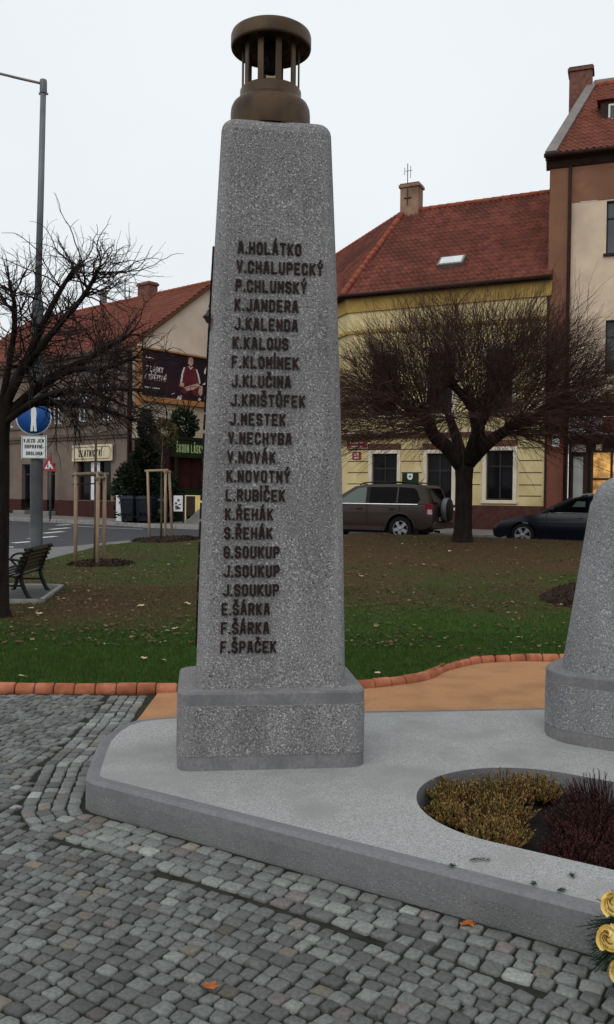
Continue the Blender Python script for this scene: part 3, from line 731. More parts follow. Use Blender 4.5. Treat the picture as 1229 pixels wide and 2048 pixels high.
# ------------------------------------------------------------------ debris on the platform and the paving
def sprig(seed, l=.07):
    rnd = random.Random(seed); mb = MB(); pts = [(l*t, .012*math.sin(3*t), .006+.004*math.sin(6*t)) for t in (0,.25,.5,.75,1)]
    mb.tube(pts, .0012, 3, 0, caps=False)
    for k in range(46):
        t = rnd.random(); p = Vector((l*t, .012*math.sin(3*t), .007)); a = rnd.choice((-1,1))*rnd.uniform(.5,1.0); d = Vector((math.cos(a), math.sin(a), rnd.uniform(-.1,.35)))*.02
        w = Vector((-d.y, d.x, 0)).normalized()*.0014; mb.add([p-w, p+w, p+d], [(0,1,2)])
    return mb
o = sprig(1, .08).build('fir_sprig', M_fir, fix=False, loc=(.66, 3.43, .152)); o.rotation_euler.z = .1; tag(o, 'largest green fir sprig lying on the pale platform in front of the bed', 'twig', 'bits of fir on the platform')
for i, (x, y, l, lab) in enumerate([(.93,3.17,.03,'small dark fir scrap near the platform front, left of the pair by the roses'),(1.03,3.28,.035,'thin fir needle scrap on the platform below the maroon heather'),(.60,3.38,.02,'tiny dark crumb on the platform edge left of the big fir sprig'),(.87,3.25,.025,'tiny fir crumb between the bed and the platform edge'),(1.10,3.12,.04,'dark fir scrap just above the topmost yellow rose')]):
    o = sprig(5+i, l).build('fir_sprig', M_fir, fix=False, loc=(x, y, .152)); o.rotation_euler.z = i*1.3; tag(o, lab, 'twig', 'bits of fir on the platform')
def leafmesh(seed, s, mat, name='fallen_leaf'):
    rnd = random.Random(seed); mb = MB(); q = []
    for k in range(11):
        a = 2*math.pi*k/11; r = s*(.55+.45*abs(math.cos(a*2.5)))*rnd.uniform(.8, 1.1); q.append((r*math.cos(a), r*.75*math.sin(a), s*.25*rnd.random()+.003))
    mb.add(q+[(0, 0, .004)], [(i, (i+1) % 11, 11) for i in range(11)]); mb.tube([(0,0,.004),(-s*.9,.1*s,.006)], .0015, 3, 0, caps=False)
    return mb.build(name, mat, fix=False)
o = leafmesh(1, .038, M_leafo); o.location = (.62, 3.22, .004); tag(o, 'rusty orange leaf against the foot of the platform on the cobbles', 'leaf')
o = leafmesh(2, .032, M_leafo); o.location = (-.29, 2.78, .010); tag(o, 'bright orange leaf lying among the foreground cobbles', 'leaf')
protos = [leafmesh(10+i, .05, M_leaf) for i in range(3)]
LL = 'pale dry leaf lying scattered on the lawn'
rnd = random.Random(5); made = 0; k = 0
spots = [(-1.47,7.95),(-1.28,7.85),(-2.3,7.1),(.62,7.45),(.66,8.55),(2.25,8.6),(1.1,9.2)]
while made < 58:
    if made < len(spots): x, y = spots[made]
    else:
        y = rnd.uniform(8.2, 23); x = rnd.uniform(-.34*y, .36*y)
        if y > yend(x)-.6 or x < -5.3 or y < edge_y(x)+.2 or (x < -3.7 and 11.5 < y < 14): continue
    src = protos[made % 3]; o = src if made < 3 else src.copy()
    if made >= 3: COL.objects.link(o)
    s = rnd.uniform(.6, 1.25)*(1 if made >= len(spots) else .75); o.location = (x, y, lawnz(x, y)+.028); o.rotation_euler = (rnd.uniform(-.25,.25), rnd.uniform(-.25,.25), rnd.uniform(0, 6.28)); o.scale = (s, s, s)
    tag(o, LL, 'leaf', 'dry leaves on the lawn'); made += 1

# ------------------------------------------------------------------ arrangement of yellow roses at the platform corner
wc = Vector((1.115, 2.74, 0))
wr = thing('flower_arrangement', 'arrangement of yellow roses on dark fir branches leaning at the platform front', 'flowers', tuple(wc))
rnd = random.Random(9); mb = MB(); vd = Vector((-.35, -.85, .25)).normalized()
for i in range(420):
    a = rnd.uniform(0, 6.28); e = rnd.uniform(-.35, 1.0); d = Vector((math.cos(a)*math.cos(e), math.sin(a)*math.cos(e)*.6, math.sin(e)))
    l = rnd.uniform(.07, .20); p0 = Vector((0, .02, .19)); p0 += d*.04; p1 = p0+Vector((d.x*l, d.y*l, d.z*l*.75-l*.55*rnd.random()))
    if p1.z < .012: p1.z = .012
    mid = p0.lerp(p1, .5)+Vector((0, 0, .03)); mb.tube([p0, mid, p1], [.003,.0025,.0015], 3, 0, caps=False)
    for k in range(26):
        t = k/25; c = p0.lerp(mid, t*2) if t < .5 else mid.lerp(p1, t*2-1); ax = (p1-p0).normalized(); o_ = Vector((rnd.gauss(0,1), rnd.gauss(0,1), rnd.gauss(0,1))); o_ = (o_-ax*o_.dot(ax)).normalized()
        w = o_.cross(ax)*.0016; mb.add([c-w, c+w, c+(o_*.8+ax*.7)*.022], [(0,1,2)])
mb.build('fir_branches', M_fir, wr, fix=False)
def rose(seed):
    rnd = random.Random(seed); mb = MB()
    # a tight spiral heart, then overlapping cupped petals that open outwards
    for ring, (np_, r0, r1, hh, op) in enumerate([(2,.003,.0055,.050,0),(3,.006,.0115,.049,0),(3,.010,.018,.047,.03),(4,.015,.0245,.043,.1),(5,.019,.030,.037,.26),(5,.022,.0345,.029,.6)]):
        for k in range(np_):
            a0 = 2*math.pi*(k+ring*.37)/np_+rnd.uniform(-.15,.15); wd = 2*math.pi/np_*.70; V = []; nu, nv = 8, 7; sk = rnd.uniform(-.005,.004); r1k = rnd.uniform(.88, 1.14); tw = rnd.uniform(-.25,.25)
            for j in range(nv):
                v = j/(nv-1)
                for i in range(nu):
                    u = i/(nu-1)*2-1; a = a0+u*wd*(1-.18*v*v)+tw*v*.4; belly = math.sin(min(1, v*1.15)*math.pi*.5); rad = lerp(r0*.35, r1*r1k, belly)+.0035*u*v-.022*max(0, v-.6)*(1-op)*(r1/.018)**.5+op*.020*max(0, v-.62)*(1-.35*u*u)+.0012*u
                    z = hh*v*(1-.16*abs(u)**2.5*v)-op*.018*max(0, v-.72)+sk*v
                    V.append((rad*math.cos(a), rad*math.sin(a), z))
            mb.add(V, [(j*nu+i, j*nu+i+1, (j+1)*nu+i+1, (j+1)*nu+i) for j in range(nv-1) for i in range(nu-1)], 0, True)
    return mb
RP = [(-.128,-.02,.312),(-.142,-.035,.215),(-.112,-.05,.128),(-.055,-.05,.335),(-.05,-.09,.235),(-.035,-.09,.14),(.03,-.05,.35),(.04,-.1,.25),(.05,-.1,.15),(.11,-.03,.31),(.125,-.06,.21),(.115,-.06,.12)]
for i, p in enumerate(RP):
    o = rose(30+i).build('rose', M_rose, wr, fix=False); q = Vector(p); d = (q-Vector((0.02, .08, .17))); d = (d.normalized()*.7+Vector((-.25,-.55,.75))).normalized()
    o.location = q; o.rotation_euler = d.to_track_quat('Z', 'Y').to_euler(); s = 1.17+.08*math.sin(i*2.1); o.scale = (s, s, s)

# ================================================================== TREES
def rvec(rnd): 
    return Vector((rnd.gauss(0,1), rnd.gauss(0,1), rnd.gauss(0,1))).normalized()
def grow(mb, rnd, p, d, L, r, depth, n=5, wob=.22, up=.06, kids=3, mi=0, sub=.62, spread=.8, tip=.35):
    pts = [Vector(p)]; rad = [r]; d = Vector(d).normalized(); ds = [d]
    for i in range(n):
        d = (d+rvec(rnd)*wob+Vector((0,0,up))).normalized(); pts.append(pts[-1]+d*L/n); rad.append(r*(1-(1-tip)*(i+1)/n)); ds.append(d)
    mb.tube(pts, rad, 3 if r < .012 else 5, mi, caps=False)
    if depth <= 0: return
    for k in range(kids):
        i = rnd.randint(1, n); t = rnd.random(); q = pts[i-1].lerp(pts[i], t); o = rvec(rnd); o = (o-ds[i]*o.dot(ds[i])).normalized()
        nd = (ds[i]+o*spread*rnd.uniform(.6, 1.3)).normalized(); grow(mb, rnd, q, nd, L*sub*rnd.uniform(.6, 1.2), max(.0022, rad[i]*.62), depth-1, max(3, n-1), wob, up, kids, mi, sub, spread, tip)
    grow(mb, rnd, pts[-1], ds[-1], L*sub, rad[-1], depth-1, max(3, n-1), wob, up, kids, mi, sub, spread, tip)

# near pollarded tree on the left, its trunk cut by the picture edge
rnd = random.Random(21)
lx, ly = -3.72, 10.5; lz = lawnz(lx, ly)
T = thing('bare_tree', 'dark bare pollarded tree on the left with knobby twigs, its trunk beside the bench', 'tree', (lx, ly, lz))
mb = MB(); mb.tube([(0,0,-.1),(0,0,.0),(0,0,.12),(.0,0,.6),(.01,0,1.5),(.0,0,2.2),(.03,0,2.6)], [.21,.18,.145,.135,.13,.135,.15], 12)
limbs = [[(.02,0,2.4),(.30,-.1,2.9),(.56,-.2,3.4),(.80,-.3,3.8),(.98,-.3,4.1)],
 [(.03,0,2.35),(.55,.1,2.85),(1.0,.2,3.12),(1.25,.3,3.3),(1.5,.3,3.45)],
 [(.03,0,2.3),(.6,-.3,2.6),(1.1,-.5,2.68),(1.55,-.6,2.55)], [(0,0,2.4),(.15,.5,3.1),(.35,1.0,3.6),(.45,1.4,3.95)],
 [(0,0,2.4),(-.45,-.1,3.1),(-.95,-.2,3.6),(-1.2,-.2,3.9)], [(0,0,2.4),(-.15,-.6,3.2),(-.25,-1.0,3.6)], [(.02,.05,2.5),(.14,.1,3.3),(.2,0,3.7),(.16,-.1,4.0)],
 [(.03,.05,2.35),(.5,.45,2.7),(1.05,.9,2.85),(1.5,1.3,2.9)], [(-.02,0,2.4),(-.6,.3,2.8),(-1.3,.4,3.1)], [(.3,-.1,2.9),(.75,-.35,3.35),(1.15,-.5,3.75),(1.35,-.6,4.05)],
 [(.3,.3,2.6),(.75,.45,2.62),(1.15,.5,2.55),(1.55,.55,2.42)], [(.5,.1,2.8),(.9,-.1,2.95),(1.35,-.2,2.98),(1.7,-.25,3.1)]]
mc = MB()
for li, L_ in enumerate(limbs):
    C_ = catmull(L_, 5); m_ = len(C_); r0 = .064 if li in (0, 1, 3, 4) else .045
    mb.tube(C_, [lerp(r0, .02, i/(m_-1)) for i in range(m_)], 7)
    for k in range(25):
        i = rnd.randint(m_//5, m_-2); d = (C_[i+1]-C_[i]).normalized(); o = rvec(rnd); o = (o-d*o.dot(d)).normalized(); o.z += .15
        grow(mc, rnd, C_[i], d*.5+o, rnd.uniform(.28, .6), .0115, 2, 5, .36, -.01, 3, 0, .64, .9, .6)
    for k in range(3): grow(mc, rnd, C_[-1], (C_[-1]-C_[-3]).normalized()+rvec(rnd)*.6, rnd.uniform(.18,.34), .011, 2, 5, .36, .0, 3, 0, .6, .9, .55)
# the dense nest-like knot at the end of the tallest limb
for k in range(26): grow(mc, rnd, Vector(limbs[0][-1])+rvec(rnd)*.03, rvec(rnd)+Vector((0,0,.5)), rnd.uniform(.08,.2), .006, 1, 4, .4, 0, 2, 0, .6, .9, .5)
mb.build('trunk', M_bark, T, fix=False); mc.build('crown', M_twigd, T, fix=False)

# far pollarded tree before the yellow house: thick limbs ending in knuckles, each with a burst of thin shoots
rnd = random.Random(33)
tx, ty = 3.76, 21.0; tz = lawnz(tx, ty)
T = thing('bare_tree', 'bushy bare pollarded tree with a wide reddish crown in front of the yellow house', 'tree', (tx, ty, tz-.02))
mb = MB(); mc = MB()
mb.tube([(-.02,0,-.1),(-.02,0,.05),(-.01,0,.25),(0,0,.8),(0,0,1.5),(.0,0,1.95),(.02,0,2.2)], [.32,.265,.222,.205,.203,.235,.28], 12)
def limb(P, r0, r1):
    C_ = catmull(P, 5); m_ = len(C_); mb.tube(C_, [lerp(r0*1.18, r1*1.2, i/(m_-1)) for i in range(m_)], 8); return C_
limb([(-.06,0,1.85),(-.40,-.05,2.25),(-.75,-.1,2.55),(-.98,-.1,3.05)], .17, .11)
limb([(.06,0,1.9),(.30,.05,2.35),(.32,.05,2.75),(.20,0,3.25)], .18, .12)
limb([(.08,0,1.9),(.5,-.1,2.35),(.85,-.15,2.62),(1.2,-.2,2.85)], .15, .09)
limb([(0,.1,1.9),(-.1,.5,2.5),(-.2,.9,3.0)], .14, .09); limb([(.05,-.1,1.9),(.15,-.5,2.5),(.3,-.85,2.95)], .13, .09)
limb([(.2,0,3.2),(.0,.1,3.5),(-.25,.1,3.75)], .11, .08); limb([(.2,0,3.2),(.5,-.1,3.45),(.75,-.1,3.65)], .11, .08)
limb([(1.2,-.2,2.85),(1.55,-.3,2.95),(1.85,-.3,3.2)], .08, .06); limb([(-.98,-.1,3.05),(-1.3,-.2,3.1),(-1.55,-.2,3.3)], .09, .06)
heads = [(-.98,-.1,3.1,.15),(.2,0,3.3,.14),(1.22,-.2,2.9,.13),(-.22,.9,3.05,.12),(.32,-.87,3.0,.12),(-.28,.1,3.8,.12),(.78,-.1,3.7,.12),(1.87,-.3,3.23,.1),(-1.57,-.2,3.33,.1),(-.8,-.15,2.7,.12),(.9,-.2,2.66,.1),(.45,.7,3.2,.1)]
cen_ = Vector((.1, 0, 2.3))
for hx, hy, hz, hr in heads:
    h = Vector((hx, hy, hz)); V = []
    mb.lathe([(.0001,-hr),(hr*.7,-hr*.7),(hr,0),(hr*.75,hr*.65),(.0001,hr*.9)], (hx,hy,hz), 9)
    outw = (h-cen_).normalized()
    for k in range(76):
        d = (rvec(rnd)+Vector((outw.x*1.05, outw.y*.8, outw.z*.7+.12))).normalized()
        if d.z < -.15: d.z *= .3; d.normalize()
        tgt = 2.75 if abs(d.z) < .55 else 2.0
        # shoots end near one rounded dome
        dome = Vector((.25, 0, 2.55)); A, B = 4.0, 3.8
        q = h.copy(); L_ = 0
        while L_ < 3.3 and ((q-dome).x/A)**2+((q-dome).y/A)**2+((q-dome).z/(3.45 if q.z > dome.z else .8))**2 < 1: q += d*.1; L_ += .1
        L_ = max(.5, L_)*rnd.uniform(.72, 1.06)
        grow(mc, rnd, h+d*hr*.6, d, L_, .0095, 0, 7, .19, .035 if d.z > .2 else -.005, 0, 0, .6, .5, .35)
        for s_ in range(4): grow(mc, rnd, h+d*L_*rnd.uniform(.62, .9)+rvec(rnd)*.05, (d+rvec(rnd)*.8).normalized(), rnd.uniform(.25,.5), .0055, 1, 4, .25, .04, 2, 0, .6, .7, .5)
        # side shoots
        for s_ in range(6):
            t = rnd.uniform(.3, .95); nd = (d+rvec(rnd)*.55).normalized(); grow(mc, rnd, h+d*L_*t+rvec(rnd)*.04, nd, L_*rnd.uniform(.2, .42), .006, 0 if s_ else 1, 4, .2, .02, 2, 0, .5, .6, .4)
# pendulous shoots below the head
for k in range(430):
    a = rnd.uniform(0, 6.28); r_ = rnd.uniform(.7, 3.0); p = Vector((r_*math.cos(a)+.2, r_*math.sin(a)*.8, rnd.uniform(2.4, 3.2)))
    grow(mc, rnd, p, Vector((math.cos(a), math.sin(a), rnd.uniform(-.75, .1))), rnd.uniform(.35, .9), .0065, 1, 5, .2, -.09, 2, 0, .5, .7, .4)
mb.build('trunk', M_bark, T, fix=False); mc.build('crown', M_twig, T, fix=False)

# another tree outside the frame on the right: only a few long shoots reach in
rnd = random.Random(3)
T = thing('bare_tree', 'slender bare shoots of a tree reaching in at the right edge before the shop', 'tree', (8.9, 22.3, base(8.9, 22.3)))
mb = MB(); mc = MB(); mb.tube([(0,0,-.1),(0,0,.3),(.02,0,1.6),(0,0,2.4)], [.2,.15,.12,.13], 10)
for k in range(26):
    a = rnd.uniform(0, 6.28); d = Vector((math.cos(a)*.8-.15, math.sin(a)*.8, 1.0)); grow(mc, rnd, (0,0,2.35), d, rnd.uniform(1.6,2.6), .02, 2, 6, .14, .05, 3, 0, .5, .6, .3)
mb.build('trunk', M_bark, T, fix=False); mc.build('crown', M_twigd, T, fix=False)

# two young staked trees
def young(x, y, h, seed, lab):
    rnd = random.Random(seed); T = thing('young_tree', lab, 'tree', (x, y, lawnz(x, y)), 0, 'young staked trees'); mb = MB(); mc = MB()
    mb.tube([(0,0,-.05),(.01,0,.8),(0,0,1.8),(.0,.02,h*.75),(.02,.0,h)], [.036,.032,.028,.022,.012], 8)
    for k in range(16):
        z = rnd.uniform(h*.72, h); a = rnd.uniform(0, 6.28); grow(mc, rnd, (0,0,z), Vector((math.cos(a), math.sin(a), .75)), rnd.uniform(.35,.75), .009, 1, 4, .25, .04, 3, 0, .55, .7, .4)
    mb.build('trunk', M_barkl, T, fix=False); mc.build('crown', M_twigd, T, fix=False)
young(-4.24, 17.5, 3.3, 4, 'nearer young tree with a thin trunk between three pale stakes')
young(-4.27, 25.6, 2.9, 5, 'farther young tree tied between stakes near the road edge')
def stakes(S, h, rails, lab, x0, y0, tops=None):
    z0 = lawnz(x0, y0); T = thing('tree_stakes', lab, 'tree support', (x0, y0, z0), 0, 'stakes round the young trees')
    for i, (x, y) in enumerate(S):
        tx_, ty_ = (tops or S)[i]
        mb = MB(); mb.tube([(x-x0, y-y0, -.1), (lerp(x,tx_,.5)-x0, lerp(y,ty_,.5)-y0, h*.5), (tx_-x0, ty_-y0, h)], .037, 10); mb.build('stake', M_wood, T)
    for (a, b, z, r, m) in rails:
        A = (tops or S)[a]; B = (tops or S)[b]; d = Vector((B[0]-A[0], B[1]-A[1], 0)).normalized()*.08
        mb = MB(); mb.tube([Vector((A[0]-x0, A[1]-y0, z))-d, Vector((B[0]-x0, B[1]-y0, z+.03))+d], r, 8); mb.build('rail', m, T)
stakes([(-4.63,17.5),(-4.13,17.25),(-4.09,17.65)], 1.84, [(0,1,1.80,.035,M_woodd),(0,2,1.79,.035,M_woodd),(1,2,1.72,.035,M_woodd),(0,1,1.60,.012,M_black)], 'nearer set of three peeled stakes with cross rails on the mulch ring', -4.3, 17.5)
stakes([(-4.58,25.5),(-4.12,25.45),(-3.96,25.75)], 2.02, [(0,1,2.03,.035,M_wood),(1,2,2.0,.03,M_wood)], 'farther set of three peeled stakes with a top rail by the road', -4.25, 25.55, [(-4.66,25.5),(-4.13,25.45),(-4.06,25.7)])
def mulch(x0, y0, r, h, name='mulch_ring'):
    mb = MB(); V = []; n = 40
    for j in range(9):
        t = j/8
        for k in range(n):
            a = 2*math.pi*k/n; rr_ = r*t*(1+.10*mnoise.noise(Vector((math.cos(a)*2, math.sin(a)*2, x0)))); x = x0+rr_*math.cos(a); y = y0+rr_*math.sin(a)
            V.append((x, y, lawnz(x, y)-.02+(h+.03)*(1-t**2.2)+.035*mnoise.noise(Vector((x*7, y*7, 2)))*(1-t)+.02))
    mb.add(V, [(j*n+k, j*n+(k+1) % n, (j+1)*n+(k+1) % n, (j+1)*n+k) for j in range(8) for k in range(n)])
    rnd = random.Random(int(x0*10))
    for i in range(int(420*r*r+150)):
        a = rnd.uniform(0, 6.28); q = r*math.sqrt(rnd.random()); x = x0+q*math.cos(a); y = y0+q*math.sin(a); z = lawnz(x, y)+h*(1-(q/r)**2.2)+.012
        d = rvec(rnd)*.045; w = rvec(rnd)*.015; mb.add([Vector((x,y,z))-d-w, Vector((x,y,z))+d-w, Vector((x,y,z))+d+w, Vector((x,y,z))-d+w], [(0,1,2,3)])
    return mb.build(name, M_mulch, fix=False)
tag(mulch(-4.15, 17.6, .66, .07), kind='structure'); tag(mulch(-4.1, 25.6, 1.05, .10), kind='structure')
tag(mulch(4.25, 12.2, .95, .24, 'mulch_heap'), 'dark heap of bark mulch on the lawn beside the memorial stone', 'mulch heap')

# ================================================================== STREET FURNITURE ON THE LEFT
# bench on a gravel pad with a pale kerb
bz = base(-4.3, 12.6)+.072
mb = MB(); pad = [(-6.6,11.77),(-3.58,11.77),(-3.84,13.74),(-6.6,13.74)]
mb.add([(x, y, bz) for x, y in pad], [(0,1,2,3)]); tag(mb.build('bench_pad', pm('pad_gravel', (.07,.072,.07), (.12,.12,.115), 45, .95, .6, 80)), kind='structure')
mb = MB()
for a, b in zip(pad, pad[1:3]+[pad[3]]):
    a, b = Vector(a), Vector(b); d = (b-a).normalized(); n_ = Vector((-d.y, d.x))*.03
    P = [a-n_-d*.03, b-n_+d*.03, b+n_+d*.03, a+n_-d*.03]; mb.add([(p.x, p.y, bz-.06) for p in P]+[(p.x, p.y, bz+.022) for p in P], [(0,1,5,4),(1,2,6,5),(2,3,7,6),(3,0,4,7),(4,5,6,7)])
tag(mb.build('pad_kerb', M_kerb), kind='structure')
B = thing('park_bench', 'black bench with cast iron ends and dark slats seen from behind on its kerbed pad', 'bench', (-4.07, 12.6, bz), R(2.5)); B.scale = (.95, .92, .85)
for y in (-.56, .56):
    mb = MB()
    mb.tube(catmull([(.24,y,.0),(.2,y,.03),(.13,y,.2),(.10,y,.34),(.12,y,.46),(.17,y,.62),(.21,y,.77),(.27,y,.80)], 4), [.032]*29, 8)
    mb.tube(catmull([(-.34,y,.0),(-.30,y,.04),(-.27,y,.2),(-.30,y,.34),(-.28,y,.42)], 4), [.030]*17, 8)
    mb.tube(catmull([(-.28,y,.40),(-.1,y,.37),(.11,y,.36)], 4), [.03]*9, 8); mb.tube([(.13,y,.2),(-.27,y,.2)], .018, 6)
    mb.tube(catmull([(-.27,y,.42),(-.36,y,.55),(-.26,y,.64),(-.05,y,.63),(.15,y,.60)], 5), [.02]*21, 8); mb.build('end_frame', M_iron, B)
for i in range(5): mb = MB(); x = -.29+.088*i; mb.box(x-.035, x+.035, -.8, .8, .405-.012*i, .435-.012*i); mb.build('seat_slat', M_slat, B, bevel=.006)
for i in range(6):
    t = i/5; x = .095+.13*t**1.2; z = .45+.34*t; M = Matrix.Translation((x, 0, z)) @ Matrix.Rotation(R(-16-10*t), 4, 'Y'); mb = MB(); mb.box(-.014, .014, -.8, .8, -.037, .037, M=M); mb.build('back_slat', M_slat, B, bevel=.006)
# tall grey lamp post
px, py = -5.075, 16.4; pz = base(px, py)
P = thing('street_lamp', 'tall grey steel lamp post with a long arm, signs fixed to it, on the left', 'street lamp', (px, py, pz))
mb = MB(); mb.lathe([(.16,-.1),(.16,.02),(.118,.04),(.115,1.2),(.105,5.02),(.075,5.16),(.062,5.2)], n=24); mb.build('base_tube', M_galvd, P)
mb = MB(); mb.tube([(0,0,5.1),(.045,0,7.0),(.085,0,9.12)], [.062,.058,.052], 16); mb.lathe([(.064,5.75),(.066,5.76),(.066,5.8),(.064,5.81)], (.02,0,0), 16); mb.build('pole', M_galv, P)
mb = MB(); mb.lathe([(.062,0),(.066,.01),(.066,.22),(.06,.25),(.0001,.26)], (.083,0,8.92), 16); mb.box(.0,.17,-.02,.02,8.90,8.93); mb.build('collar', M_galv, P)
mb = MB(); mb.tube(catmull([(.07,0,9.10),(-.4,0,9.2),(-.75,0,9.28),(-1.5,0,9.42)], 4), [.024]*13, 10); mb.build('arm', M_sheet, P)
mb = MB(); mb.tube([(-1.45,0,9.41),(-1.65,0,9.44),(-2.1,0,9.50),(-2.2,0,9.51)], [.05,.11,.12,.05], 12); mb.build('lamp_head', M_galv, P)
# round blue footpath sign
S = thing('road_sign', 'round blue sign with a white walking figure, on the grey lamp post', 'sign', (-5.095, py-.135, 2.97))
mb = MB(); mb.lathe([(.0001,.012),(.335,.012),(.335,-.005),(.0001,-.005)], n=48, axis='y'); mb.build('sign_plate', M_signw, S)
mb = MB(); mb.lathe([(.0001,-.008),(.312,-.008),(.312,-.004),(.0001,-.004)], n=48, axis='y'); mb.build('sign_face', M_blue, S)
fy = lambda u, v, w: (u, -.010-w, v)
mb = MB(); mb.lathe([(.0001,-.013),(.040,-.013),(.040,-.009),(.0001,-.009)], (.0,0,.21), 16, axis='y')
mb.prism([(-.075,.205),(.07,.222),(.072,.236),(.035,.24),(.025,.262),(-.03,.258),(-.04,.232),(-.078,.222)], fy, (0,.003))
mb.prism([(-.042,.165),(-.02,.175),(.02,.175),(.045,.160),(.055,.06),(.046,-.06),(.06,-.265),(.012,-.265),(.004,-.16),(-.006,-.16),(-.012,-.265),(-.056,-.265),(-.042,-.06),(-.05,.06)], fy, (.0,.0035)); mb.build('walking_figure', M_signw, S)
S = thing('sign_plate', 'white rectangular plate with black text under the round blue sign', 'sign', (-5.088, py-.135, 2.41))
mb = MB(); mb.box(-.235,.235,-.005,.012,-.215,.215); mb.build('plate', M_signw, S)
mb = MB()
for a in ((-.222,-.212,-.2,.2),(.212,.222,-.2,.2),(-.222,.222,-.21,-.2),(-.222,.222,.2,.21)): mb.box(a[0],a[1],-.0075,-.004,a[2],a[3])
for tx_, z, w in (('VJEZD JEN', .085, .036), ('DOPRAVNÍ', -.025, .036), ('OBSLUHA', -.15, .036)):
    n_ = len(tx_); wid = n_*(w+.009)-.02; stroke_text(mb, tx_, (-wid/2, -.0055, z), (1,0,0), (0,0,1), w, .068, .013, .009, .002)
mb.build('lettering', M_black, S)
# triangle sign on its own post across the road
qz = base(-10.7, 38.6)+.14
S = thing('warning_sign', 'small red and white triangular sign with two figures on a grey post across the road', 'sign', (-11.40, 38.6, qz))
mb = MB(); mb.tube([(.05,0.05,-.1),(.05,.05,2.95)], .045, 10); mb.build('post', M_galvd, S)
fz = lambda y: (lambda u, v, w: (u, y-w, v))
mb = MB(); mb.prism([(-.30,2.12),(.30,2.12),(.33,2.16),(.02,2.78),(-.02,2.78),(-.33,2.16)], fz(0), (0,.012)); mb.build('sign_plate', M_red, S)
mb = MB(); mb.prism([(-.19,2.23),(.19,2.23),(.0,2.60)], fz(-.014), (0,.003)); mb.build('sign_face', M_signw, S)
mb = MB()
for sx, k in ((-.055,1.0),(.055,.9)):
    mb.prism([(sx-.03,2.25),(sx-.005,2.32),(sx+.02,2.25),(sx+.04,2.25),(sx+.022,2.36),(sx+.02,2.42*k+.2*(1-k)+.0),(sx-.02,2.42*k+.2*(1-k)),(sx-.025,2.34)], fz(-.018), (0,.003)); mb.lathe([(.0001,-.021),(.022,-.021),(.022,-.017)], (sx,0,2.45), 10, axis='y')
mb.build('two_figures', M_black, S)
# lamp whose shade peeps out left of the pillar
lzb = base(-2.55, 30)
S = thing('street_lamp', 'hanging street lamp with a dark disc shade peeping out left of the pillar', 'street lamp', (-2.55, 30, lzb))
mb = MB(); mb.lathe([(.12,-.1),(.12,.6),(.07,.7),(.055,8.1),(.0001,8.12)], n=14); mb.build('pole', M_galvd, S)
mb = MB(); mb.tube(catmull([(0,0,7.9),(-.3,0,8.2),(-.75,0,8.1),(-.88,0,7.7)], 5), [.03]*16, 8); mb.build('arm', M_shade, S)
mb = MB(); mb.lathe([(.04,.25),(.07,.2),(.1,.12),(.21,.02),(.22,-.02),(.16,-.05),(.13,-.12),(.08,-.2),(.0001,-.24)], (-.88,0,7.38), 20); mb.build('lamp_shade', M_shade, S)

# ================================================================== BUILDINGS
def wall_holes(mb, x0, x1, z0, z1, holes, y=0, rev=.16, mi=0, mir=0, fn=None):
    """wall in the plane y with rectangular openings and their reveals"""
    fn = fn or (lambda x, y, z: (x, y, z))
    xs = sorted(set([x0, x1]+[h[0] for h in holes]+[h[1] for h in holes])); zs = sorted(set([z0, z1]+[h[2] for h in holes]+[h[3] for h in holes]))
    for a, b in zip(xs, xs[1:]):
        for c, d in zip(zs, zs[1:]):
            mx, mz = (a+b)/2, (c+d)/2
            if mx < x0 or mx > x1 or mz < z0 or mz > z1: continue
            if any(h[0] < mx < h[1] and h[2] < mz < h[3] for h in holes): continue
            mb.add([fn(a,y,c), fn(b,y,c), fn(b,y,d), fn(a,y,d)], [(0,1,2,3)], mi)
    for h in holes:
        q = [(h[0],h[2]),(h[1],h[2]),(h[1],h[3]),(h[0],h[3])]
        for (ax, az), (bx, bz_) in zip(q, q[1:]+q[:1]): mb.add([fn(ax,y,az), fn(bx,y,bz_), fn(bx,y+rev,bz_), fn(ax,y+rev,az)], [(0,1,2,3)], mir)
def window(parent, h, y, frame=M_frame, glass=M_glass, rev=.16, cross=True, mull=1, tr=.3, name='window', fw=.055, fn=None):
    x0, x1, z0, z1 = h; mb = MB(); yy = y+rev-.05
    def bx(a, b, c, d, y0=yy, y1=yy+.05):
        if fn:
            V = [fn(*p) for p in [(a,y0,c),(b,y0,c),(b,y1,c),(a,y1,c),(a,y0,d),(b,y0,d),(b,y1,d),(a,y1,d)]]; mb.add(V, [(3,2,1,0),(4,5,6,7),(0,1,5,4),(1,2,6,5),(2,3,7,6),(3,0,4,7)])
        else: mb.box(a, b, y0, y1, c, d)
    bx(x0, x0+fw, z0, z1); bx(x1-fw, x1, z0, z1); bx(x0+fw, x1-fw, z0, z0+fw); bx(x0+fw, x1-fw, z1-fw, z1)
    zt_ = z1-(z1-z0)*tr
    if cross: bx(x0+fw, x1-fw, zt_-fw/2, zt_+fw/2, yy-.004, yy+.046)
    for k in range(mull): m_ = lerp(x0, x1, (k+1)/(mull+1)); bx(m_-fw*.5, m_+fw*.5, z0+fw, z1-fw, yy-.008, yy+.042)
    w = mb.build(name, frame, parent)
    mg = MB(); f2 = fn or (lambda x, y, z: (x, y, z)); yg = yy+.03
    mg.add([f2(x0+fw*.5,yg,z0+fw*.5), f2(x1-fw*.5,yg,z0+fw*.5), f2(x1-fw*.5,yg,z1-fw*.5), f2(x0+fw*.5,yg,z1-fw*.5)], [(0,1,2,3)]); mg.build('pane', glass, w)
    return w
